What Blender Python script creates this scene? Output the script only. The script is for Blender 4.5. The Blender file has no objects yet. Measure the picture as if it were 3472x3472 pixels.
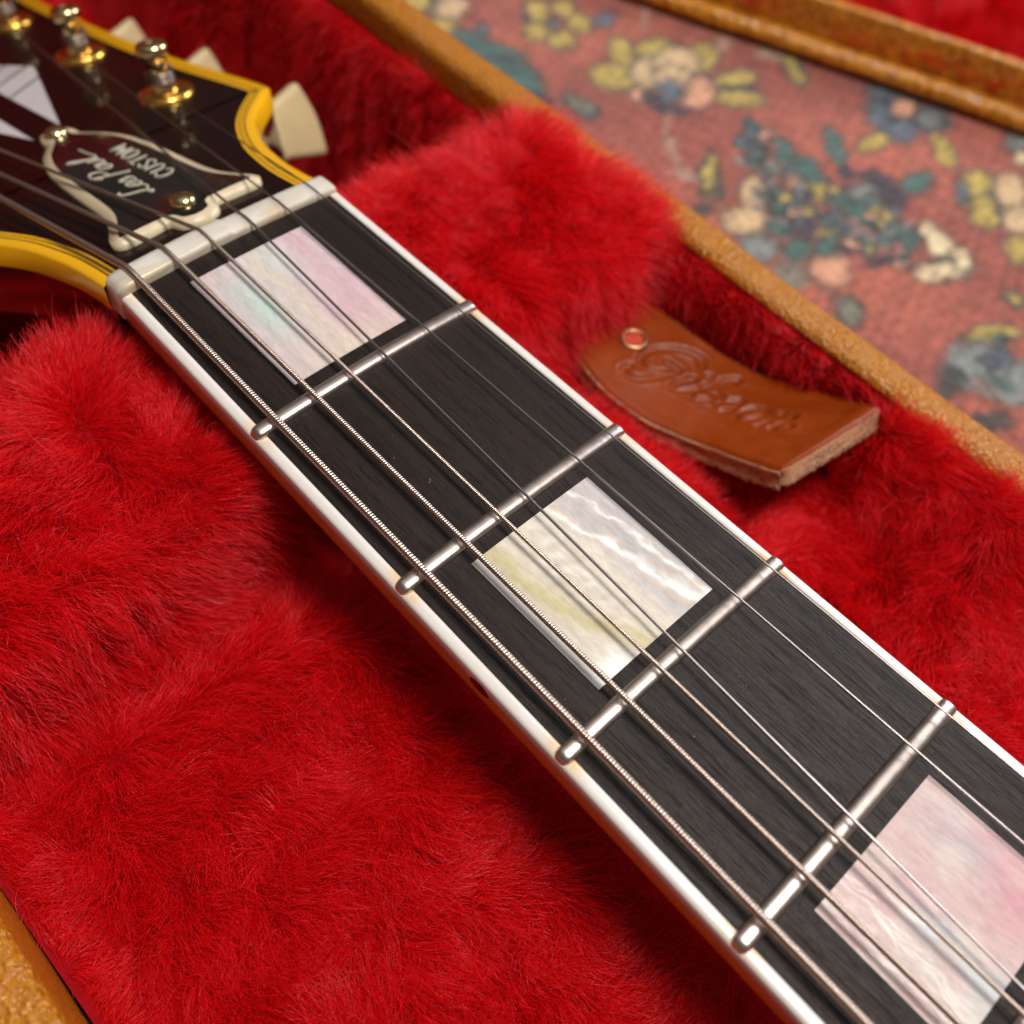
import bpy, math, random
import numpy as np
from mathutils import Matrix, Vector
rng = np.random.default_rng(7); random.seed(7)
SC = bpy.context.scene
C = SC.collection
MM = 0.001   # every shape below is written in millimetres; x runs down the neck, y to the treble side, z up

# ------------------------------------------------------------------ camera, light, exposure
cam_d = bpy.data.cameras.new('camera'); cam = bpy.data.objects.new('camera', cam_d); C.objects.link(cam)
fwd = Vector((-0.33868178, 0.45187708, -0.82528889)); right = Vector((0.68637155, 0.71860743, 0.111792)); down = Vector((0.64357498, -0.5285929, -0.55353481))
m = Matrix((right, -down, -fwd)).transposed().to_4x4()
m.translation = Vector((120.835, -70.515, 125.359)) * MM
cam.matrix_world = m
cam_d.sensor_width = 36; cam_d.lens = 36 * 3591.12 / 3472
cam_d.clip_start = 0.005; cam_d.clip_end = 50
cam_d.dof.use_dof = True; cam_d.dof.focus_distance = 0.149; cam_d.dof.aperture_fstop = 16.0
SC.camera = cam

world = bpy.data.worlds.new('World'); SC.world = world; world.use_nodes = True
wn = world.node_tree; bg = wn.nodes['Background']
bg.inputs[0].default_value = (1.0, 0.86, 0.76, 1); bg.inputs[1].default_value = 0.08

def area(name, loc, target, size, power, col, size_y=None):
    d = bpy.data.lights.new(name, 'AREA'); d.energy = power; d.size = size; d.color = col
    if size_y: d.shape = 'RECTANGLE'; d.size_y = size_y
    o = bpy.data.objects.new(name, d); C.objects.link(o); o.location = loc
    o.rotation_euler = (Vector(target) - Vector(loc)).to_track_quat('-Z', 'Y').to_euler()
    return o
area('key_lamp', (0.26, 0.10, 1.02), (0.07, 0.02, 0), 0.32, 12.0, (1.0, 0.94, 0.88))
area('treble_window', (0.12, 0.95, 0.50), (0.06, 0.0, -0.02), 0.45, 6.6, (0.98, 0.97, 1.0), 0.35)
area('ceiling_bounce', (-0.30, 0.15, 1.9), (0, 0.1, 0), 2.2, 4.0, (1.0, 0.95, 0.90))
SC.view_settings.view_transform = 'Standard'; SC.view_settings.look = 'None'; SC.view_settings.exposure = 0.0; SC.view_settings.gamma = 1.0

# ------------------------------------------------------------------ materials
def lin(r, g, b):
    f = lambda c: (c / 255 / 12.92) if c / 255 <= 0.04045 else ((c / 255 + 0.055) / 1.055) ** 2.4
    return (f(r), f(g), f(b), 1)
class NT:
    def __init__(s, name):
        s.m = bpy.data.materials.new(name); s.m.use_nodes = True; s.t = s.m.node_tree
        s.b = s.t.nodes['Principled BSDF']; s.out = s.t.nodes['Material Output']
    def n(s, typ, **kw):
        x = s.t.nodes.new('ShaderNode' + typ)
        for k, v in kw.items():
            if k in ('i',):
                for a, c in v.items(): x.inputs[a].default_value = c
            else: setattr(x, k, v)
        return x
    def l(s, a, b): s.t.links.new(a, b)
    def coord(s, scale=(1, 1, 1), rot=(0, 0, 0), loc=(0, 0, 0)):
        tc = s.n('TexCoord'); mp = s.n('Mapping'); mp.inputs['Scale'].default_value = scale
        mp.inputs['Rotation'].default_value = rot; mp.inputs['Location'].default_value = loc
        s.l(tc.outputs['Object'], mp.inputs['Vector']); return mp.outputs[0]
    def noise(s, vec, scale, detail=4, rough=0.55, dist=0.0):
        x = s.n('TexNoise'); x.inputs['Scale'].default_value = scale; x.inputs['Detail'].default_value = detail
        x.inputs['Roughness'].default_value = rough; x.inputs['Distortion'].default_value = dist
        s.l(vec, x.inputs['Vector']); return x.outputs['Fac']
    def ramp(s, fac, stops, interp='LINEAR'):
        x = s.n('ValToRGB'); x.color_ramp.interpolation = interp
        e = x.color_ramp.elements
        while len(e) < len(stops): e.new(0.5)
        for el, (p, c) in zip(e, stops): el.position = p; el.color = c if len(c) == 4 else (*c, 1)
        s.l(fac, x.inputs[0]); return x.outputs[0]
    def bump(s, h, dist, strength=1.0, prev=None):
        x = s.n('Bump'); x.inputs['Distance'].default_value = dist * MM; x.inputs['Strength'].default_value = strength
        s.l(h, x.inputs['Height'])
        if prev is not None: s.l(prev, x.inputs['Normal'])
        return x.outputs[0]
    def mix(s, fac, a, b, mode='MIX'):
        x = s.n('Mix', data_type='RGBA', blend_type=mode)
        for sock, v in ((x.inputs[0], fac), (x.inputs[6], a), (x.inputs[7], b)):
            if hasattr(v, 'node'): s.l(v, sock)
            else: sock.default_value = tuple(v) + (1,) if isinstance(v, tuple) and len(v) == 3 else v
        return x.outputs[2]
    def set(s, **kw):
        names = dict(col='Base Color', rough='Roughness', metal='Metallic', spec='Specular IOR Level', coat='Coat Weight', coatr='Coat Roughness', normal='Normal', sheen='Sheen Weight', sheenr='Sheen Roughness', sheent='Sheen Tint', sss='Subsurface Weight', aniso='Anisotropic', ior='IOR')
        for k, v in kw.items():
            i = s.b.inputs[names[k]]
            if hasattr(v, 'node'): s.l(v, i)
            else: i.default_value = v
        return s.m

K = 1000.0  # noise scales are given per millimetre
def mat_plain(name, col, rough=0.4, **kw):
    t = NT(name); return t.set(col=col, rough=rough, **kw)

# ebony
t = NT('ebony')
v = t.coord((0.055, 1, 1)); pores = t.noise(v, 3.2 * K, 3, 0.6)
v2 = t.coord((0.10, 1, 1), (0, 0, 0.04)); fine = t.noise(v2, 7.0 * K, 2, 0.5)
v3 = t.coord((0.02, 1, 1)); bands = t.noise(v3, 0.45 * K, 4, 0.6, 0.4)
c0 = t.ramp(bands, [(0.3, (0.012, 0.0080, 0.0068)), (0.7, (0.022, 0.0135, 0.0108))])
c1 = t.mix(t.ramp(pores, [(0.36, (1, 1, 1)), (0.47, (0, 0, 0))]), c0, (0.003, 0.002, 0.0015, 1))
c2 = t.mix(t.ramp(fine, [(0.66, (0, 0, 0)), (0.76, (0.55, 0.55, 0.55))]), c1, (0.060, 0.048, 0.042, 1))
dust = t.noise(t.coord((0.6, 1, 1)), 1.9 * K, 1, 0.4)
c3 = t.mix(t.ramp(dust, [(0.82, (0, 0, 0)), (0.86, (0.7, 0.7, 0.7))]), c2, (0.30, 0.27, 0.25, 1))
b = t.bump(pores, 0.12, 0.9); b = t.bump(fine, 0.10, 1.0, b)
EBONY = t.set(col=c3, rough=t.ramp(pores, [(0.3, (0.62, 0.62, 0.62)), (0.6, (0.40, 0.40, 0.40))]), normal=b, spec=0.20)

# cream neck binding with yellow grime marks carried in an attribute
t = NT('cream_binding')
at = t.n('Attribute', attribute_name='stain')
n1 = t.noise(t.coord(), 0.5 * K, 3); n2 = t.noise(t.coord((0.2, 1, 1)), 1.5 * K, 3)
c0 = t.mix(n1, (0.63, 0.59, 0.55, 1), (0.70, 0.67, 0.64, 1))
st = t.n('Math', operation='MULTIPLY'); t.l(at.outputs['Fac'], st.inputs[0]); t.l(t.ramp(n2, [(0.3, (0.5, 0.5, 0.5)), (0.6, (1, 1, 1))]), st.inputs[1])
c1 = t.mix(st.outputs[0], c0, (0.66, 0.43, 0.17, 1))
BIND = t.set(col=c1, rough=0.26, coat=0.25, coatr=0.1, sss=0.0, normal=t.bump(n2, 0.01, 0.4))
t = NT('bone')
at = t.n('Attribute', attribute_name='stain')
n1 = t.noise(t.coord((1, .3, 1)), 0.35 * K, 4, 0.6, 0.5)
c0 = t.mix(t.ramp(n1, [(0.35, (0, 0, 0)), (0.65, (1, 1, 1))]), (0.52, 0.46, 0.36, 1), (0.62, 0.60, 0.56, 1))
c1 = t.mix(at.outputs['Fac'], c0, (0.58, 0.38, 0.16, 1))
BONE = t.set(col=c1, rough=0.33, coat=0.15, normal=t.bump(n1, 0.05, 0.3))

def metal(name, col, rough, scr=0.0, aniso=0.0):
    t = NT(name); v = t.noise(t.coord((3, 0.15, 1)), 2.2 * K, 3); w = t.noise(t.coord(), 0.6 * K, 3)
    r = t.ramp(w, [(0.3, (rough * 0.92,) * 3), (0.7, (rough * 1.12,) * 3)])
    c = t.mix(w, col, tuple(0.88 * q for q in col[:3]) + (1,))
    return t.set(col=c, rough=r, metal=1.0, normal=t.bump(v, 0.001, 0.2))
FRET = metal('nickel_silver_fret', (0.74, 0.64, 0.59, 1), 0.33)
STR_W = metal('wound_nickel_string', (0.54, 0.43, 0.37, 1), 0.32)
STR_P = metal('plain_steel_string', (0.34, 0.30, 0.29, 1), 0.34)
GOLD = metal('aged_gold_plate', (0.90, 0.50, 0.10, 1), 0.24)
PALEGOLD = metal('worn_gold_post', (0.85, 0.66, 0.34, 1), 0.18)

def pearl(name, ca, cb, cc, seed, warp, bumpd, rot, rough=0.22, hi=None, sc=0.10):
    t = NT(name)
    v = t.coord((1, 1, 1), (0, 0, rot), (seed, seed * 0.7, 0))
    big = t.noise(v, sc * K, 4, 0.5, warp)
    vs = t.coord((0.45, 1.6, 1), (0, 0, rot), (seed, seed * 0.3, 0)); st = t.noise(vs, 0.16 * K, 6, 0.62, warp * 1.6)
    fi = t.noise(t.coord((0.25, 1, 1), (0, 0, rot + 0.2), (seed, 0, 0)), 1.2 * K, 4, 0.6, 0.6)
    c0 = t.ramp(big, [(0.30, ca), (0.50, cb), (0.68, cc)])
    c1 = t.mix(t.ramp(st, [(0.42, (0, 0, 0)), (0.60, (0.55, 0.55, 0.55))]), c0, cb)
    if hi: c1 = t.mix(t.ramp(st, [(0.56, (0, 0, 0)), (0.62, (0.9, 0.9, 0.9)), (0.68, (0.1, 0.1, 0.1))]), c1, hi)
    c2 = t.mix(0.25, c1, t.ramp(fi, [(0.3, (0.45, 0.42, 0.42)), (0.7, (0.85, 0.83, 0.8))]), 'MULTIPLY')
    b = t.bump(st, bumpd, 1.0); b = t.bump(fi, bumpd * 0.03, 0.4, b)
    m_ = t.set(col=c2, rough=rough, normal=b, metal=0.0, coat=0.5, coatr=0.10, spec=0.6)
    return m_
PEARLH = pearl('headstock_pearl', (0.52, 0.50, 0.50), (0.60, 0.59, 0.60), (0.55, 0.56, 0.60), 0.077, 0.3, 0.05, 0.5, 0.3)

t = NT('amber_neck_lacquer'); n1 = t.noise(t.coord((0.05, 1, 1)), 0.6 * K, 4)
NECK = t.set(col=t.mix(n1, (0.66, 0.27, 0.012, 1), (0.80, 0.36, 0.03, 1)), rough=0.35, coat=0.4, coatr=0.1)
YEL = mat_plain('aged_yellow_ply', (0.80, 0.41, 0.006, 1), 0.25, coat=0.6, coatr=0.05)
DKPLY = mat_plain('black_ply', (0.05, 0.025, 0.006, 1), 0.3, coat=0.6)
t = NT('headstock_face_lacquer'); n1 = t.noise(t.coord((0.2, 1, 1)), 0.08 * K, 4)
HFACE = t.set(col=t.mix(n1, (0.003, 0.001, 0.001, 1), (0.014, 0.002, 0.0015, 1)), rough=0.5, coat=0.35, coatr=0.09, spec=0.1)
HSIDE = mat_plain('dark_red_mahogany', (0.05, 0.008, 0.005, 1), 0.25, coat=1.0, coatr=0.06)
BLACKP = mat_plain('black_cover_plastic', (0.006, 0.006, 0.006, 1), 0.16, coat=0.5)
CREAMP = mat_plain('cream_cover_edge', (0.60, 0.50, 0.33, 1), 0.35)
LETTER = mat_plain('engraved_cream_letter', (0.42, 0.38, 0.30, 1), 0.5)
t = NT('cream_button_plastic'); n1 = t.noise(t.coord(), 0.2 * K, 3)
BUTTON = t.set(col=t.mix(n1, (0.58, 0.44, 0.22, 1), (0.66, 0.54, 0.32, 1)), rough=0.3, coat=0.3, sss=0.15)
t.b.inputs['Subsurface Radius'].default_value = (0.004, 0.002, 0.001)
DARKDOT = mat_plain('tortoise_side_dot', (0.035, 0.012, 0.006, 1), 0.25)

def tolex(name, a, b_, sc, rough=0.32):
    t = NT(name); n0 = t.noise(t.coord((1, 1.35, 1)), sc * K, 2, 0.5, 0.8)
    vo = t.n('TexVoronoi'); vo.inputs['Scale'].default_value = sc * 0.9 * K; t.l(t.coord(), vo.inputs['Vector'])
    big = t.noise(t.coord(), 0.03 * K, 3)
    c = t.mix(t.ramp(n0, [(0.35, (0, 0, 0)), (0.6, (1, 1, 1))]), a, b_)
    c = t.mix(t.ramp(big, [(0.3, (0, 0, 0)), (0.8, (0.35, 0.35, 0.35))]), c, a)
    bb = t.bump(n0, 0.55, 1.0); bb = t.bump(vo.outputs['Distance'], 0.45, 0.8, bb)
    return t.set(col=c, rough=rough, normal=bb, spec=0.5)
TOLEX = tolex('tan_grained_vinyl', (0.34, 0.115, 0.004, 1), (0.52, 0.19, 0.007, 1), 1.4, 0.20)
TOLEXF = tolex('tan_grained_vinyl_lid', (0.26, 0.085, 0.003, 1), (0.68, 0.28, 0.02, 1), 0.45, 0.24)

t = NT('chestnut_leather'); n0 = t.noise(t.coord((1, 1, 1)), 0.9 * K, 4); n1 = t.noise(t.coord((0.3, 1, 1), (0, 0, 0.9)), 0.22 * K, 4, 0.6, 1.0)
LEATHER = t.set(col=t.mix(n1, (0.16, 0.022, 0.001, 1), (0.26, 0.042, 0.002, 1)), rough=t.ramp(n1, [(0.3, (0.36,) * 3), (0.7, (0.48,) * 3)]), normal=t.bump(n1, 0.5, 0.5, t.bump(n0, 0.08, 0.7)), spec=0.28)
t = NT('raw_leather_edge'); n0 = t.noise(t.coord((1, 1, 3.5)), 1.3 * K, 5, 0.7); n1 = t.noise(t.coord((0.1, 0.1, 1)), 1.1 * K, 3)
LEDGE = t.set(col=t.mix(t.ramp(n0, [(0.35, (0, 0, 0)), (0.65, (1, 1, 1))]), t.mix(t.ramp(n1, [(0.42, (0, 0, 0)), (0.55, (1, 1, 1))]), (0.10, 0.035, 0.012, 1), (0.45, 0.20, 0.09, 1)), (0.74, 0.42, 0.24, 1)), rough=0.85, normal=t.bump(n0, 0.5, 1.0))
BRASS = metal('brass_eyelet', (0.55, 0.30, 0.16, 1), 0.42)
REDFELT = mat_plain('red_cloth_in_eyelet', (0.45, 0.05, 0.025, 1), 0.8)

t = NT('red_pile_backing'); n0 = t.noise(t.coord(), 0.5 * K, 5, 0.7)
BACKING = t.set(col=t.mix(n0, (0.16, 0.002, 0.004, 1), (0.40, 0.006, 0.012, 1)), rough=0.95, sheen=0.0, spec=0.1, normal=t.bump(n0, 1.0, 1.0))
def furmat(name, c1, c2):
    m_ = bpy.data.materials.new(name); m_.use_nodes = True; nt = m_.node_tree
    for n_ in list(nt.nodes): nt.nodes.remove(n_)
    o = nt.nodes.new('ShaderNodeOutputMaterial'); h = nt.nodes.new('ShaderNodeBsdfHairPrincipled')
    h.parametrization = 'COLOR'
    hi = nt.nodes.new('ShaderNodeHairInfo'); mx = nt.nodes.new('ShaderNodeMix'); mx.data_type = 'RGBA'
    rp = nt.nodes.new('ShaderNodeValToRGB'); rp.color_ramp.elements[0].position = 0.15; rp.color_ramp.elements[1].position = 0.95
    nt.links.new(hi.outputs['Random'], rp.inputs[0]); nt.links.new(rp.outputs[0], mx.inputs[0])
    mx.inputs[6].default_value = c1; mx.inputs[7].default_value = c2
    nt.links.new(mx.outputs[2], h.inputs['Color'])
    h.inputs['Roughness'].default_value = 0.13; h.inputs['Radial Roughness'].default_value = 0.35
    h.inputs['Coat'].default_value = 0.0; h.inputs['IOR'].default_value = 1.42
    pb = nt.nodes.new('ShaderNodeBsdfPrincipled'); nt.links.new(mx.outputs[2], pb.inputs['Base Color'])
    pb.inputs['Roughness'].default_value = 0.22; pb.inputs['Specular IOR Level'].default_value = 0.4; pb.inputs['Specular Tint'].default_value = (1.0, 0.35, 0.35, 1)
    ms = nt.nodes.new('ShaderNodeMixShader'); ms.inputs[0].default_value = 0.55
    nt.links.new(h.outputs[0], ms.inputs[1]); nt.links.new(pb.outputs[0], ms.inputs[2]); nt.links.new(ms.outputs[0], o.inputs[0]); return m_
FUR = furmat('red_plush_fibre', (0.56, 0.001, 0.003, 1), (0.995, 0.018, 0.026, 1))

# ------------------------------------------------------------------ object helpers (mm in, metres out)
def link(o, parent=None):
    C.objects.link(o)
    if parent is not None: o.parent = parent
    return o
WLOC = {}
def thing(name, label, cat, loc, group=None):
    o = bpy.data.objects.new(name, None); o.location = [q * MM for q in loc]; o.empty_display_size = 0.02
    C.objects.link(o); o['label'] = label; o['category'] = cat
    if group: o['group'] = group
    WLOC[o] = np.array(loc, float); return o
def obj(name, V, F, mats, parent=None, smooth=True, mi=None, attr=None):
    V = np.asarray(V, float).reshape(-1, 3)
    off = WLOC[parent] if parent is not None else np.zeros(3)
    me = bpy.data.meshes.new(name); me.from_pydata(((V - off) * MM).tolist(), [], [list(map(int, f)) for f in F])
    for m_ in (mats if isinstance(mats, (list, tuple)) else [mats]): me.materials.append(m_)
    if mi is not None: me.polygons.foreach_set('material_index', np.asarray(mi, np.int32))
    me.polygons.foreach_set('use_smooth', np.full(len(me.polygons), smooth)); me.update()
    if attr:
        for k, a in attr.items():
            at_ = me.attributes.new(k, 'FLOAT', 'POINT'); at_.data.foreach_set('value', np.asarray(a, np.float32))
    o = bpy.data.objects.new(name, me); link(o, parent); WLOC[o] = off
    return o
def sharp(o, ang=35):
    me = o.data
    import bmesh
    bm = bmesh.new(); bm.from_mesh(me)
    bmesh.ops.remove_doubles(bm, verts=bm.verts, dist=1e-7)
    bmesh.ops.recalc_face_normals(bm, faces=bm.faces)
    for e in bm.edges:
        if len(e.link_faces) == 2 and e.calc_face_angle(0) > math.radians(ang): e.smooth = False
    bm.to_mesh(me); bm.free(); return o
def bevel(o, w, seg=2, ang=30):
    md = o.modifiers.new('bevel', 'BEVEL'); md.width = w * MM; md.segments = seg; md.limit_method = 'ANGLE'; md.angle_limit = math.radians(ang); return o
def grid_faces(nu, nv, closed_v=False, base=0):
    F = []
    for i in range(nu - 1):
        for j in range(nv if closed_v else nv - 1):
            a = base + i * nv + j; b_ = base + i * nv + (j + 1) % nv
            F.append((a, b_, b_ + nv, a + nv))
    return F
def tube(P, R, sides=12, caps=True, ridge=None):
    """P: (n,3) path, R: radius or (n,), ridge(arc, theta)->radius factor"""
    P = np.asarray(P, float); n = len(P); R = np.broadcast_to(R, (n,)).astype(float)
    T = np.gradient(P, axis=0); T /= np.linalg.norm(T, axis=1)[:, None]
    up = np.array([0, 0, 1.0]); S = np.cross(T, up); S /= np.linalg.norm(S, axis=1)[:, None] + 1e-12; N = np.cross(S, T)
    th = np.arange(sides) * 2 * np.pi / sides
    arc = np.concatenate([[0], np.cumsum(np.linalg.norm(np.diff(P, axis=0), axis=1))])
    rr = R[:, None] * (ridge(arc[:, None], th[None, :]) if ridge else 1.0) * np.ones((1, sides))
    V = P[:, None, :] + rr[..., None] * (np.cos(th)[None, :, None] * S[:, None, :] + np.sin(th)[None, :, None] * N[:, None, :])
    i, j = np.meshgrid(np.arange(n - 1), np.arange(sides), indexing='ij'); j2 = (j + 1) % sides
    F = np.stack([i * sides + j, i * sides + j2, (i + 1) * sides + j2, (i + 1) * sides + j], -1).reshape(-1, 4).tolist()
    if caps: F += [list(range(sides))[::-1], [(n - 1) * sides + q for q in range(sides)]]
    return V.reshape(-1, 3), F
def lathe(prof, origin, axis, seg=28):
    """prof: [(r,h)], revolved about axis"""
    a = np.array(axis, float); a /= np.linalg.norm(a); u = np.cross(a, [0.3, 1, 0.2]); u /= np.linalg.norm(u); w = np.cross(a, u)
    th = np.arange(seg) * 2 * np.pi / seg; V = []
    for r, h in prof: V += [np.array(origin) + a * h + r * (math.cos(q) * u + math.sin(q) * w) for q in th]
    return V, grid_faces(len(prof), seg, True)
def poly_slab(poly, z0, z1, tf):
    """flat polygon (list of 2d) from height z0 to z1 through map tf(a,b,h)"""
    n = len(poly); V = [tf(a, b_, z0) for a, b_ in poly] + [tf(a, b_, z1) for a, b_ in poly]
    F = [list(range(n))[::-1], list(range(n, 2 * n))] + [(i, (i + 1) % n, n + (i + 1) % n, n + i) for i in range(n)]
    return V, F
def join(parts):
    V = []; F = []
    for v, f in parts:
        k = len(V); V += [tuple(q) for q in np.asarray(v, float).reshape(-1, 3)]; F += [[i + k for i in g] for g in f]
    return V, F
def catmull(P, n=8, closed=False):
    P = np.asarray(P, float); N = len(P); out = []
    for i in range(N if closed else N - 1):
        p = [P[(i + k) % N] if closed else P[min(max(i + k, 0), N - 1)] for k in (-1, 0, 1, 2)]
        for q in range(n):
            u = q / n
            out.append(0.5 * ((2 * p[1]) + (-p[0] + p[2]) * u + (2 * p[0] - 5 * p[1] + 4 * p[2] - p[3]) * u * u + (-p[0] + 3 * p[1] - 3 * p[2] + p[3]) * u ** 3))
    if not closed: out.append(P[-1])
    return np.array(out)
def sstep(a, b_, x): u = np.clip((x - a) / (b_ - a), 0, 1); return u * u * (3 - 2 * u)
def vnoise(x, y, wl, seed):
    """smooth scalar noise from a few waves"""
    r = np.random.default_rng(seed); s = 0
    for k in range(6):
        a = r.uniform(0, 2 * np.pi); w = wl * r.uniform(0.6, 1.5); s = s + np.sin((x * np.cos(a) + y * np.sin(a)) * 2 * np.pi / w + r.uniform(0, 6.28))
    return s / 6 * 1.8

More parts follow.
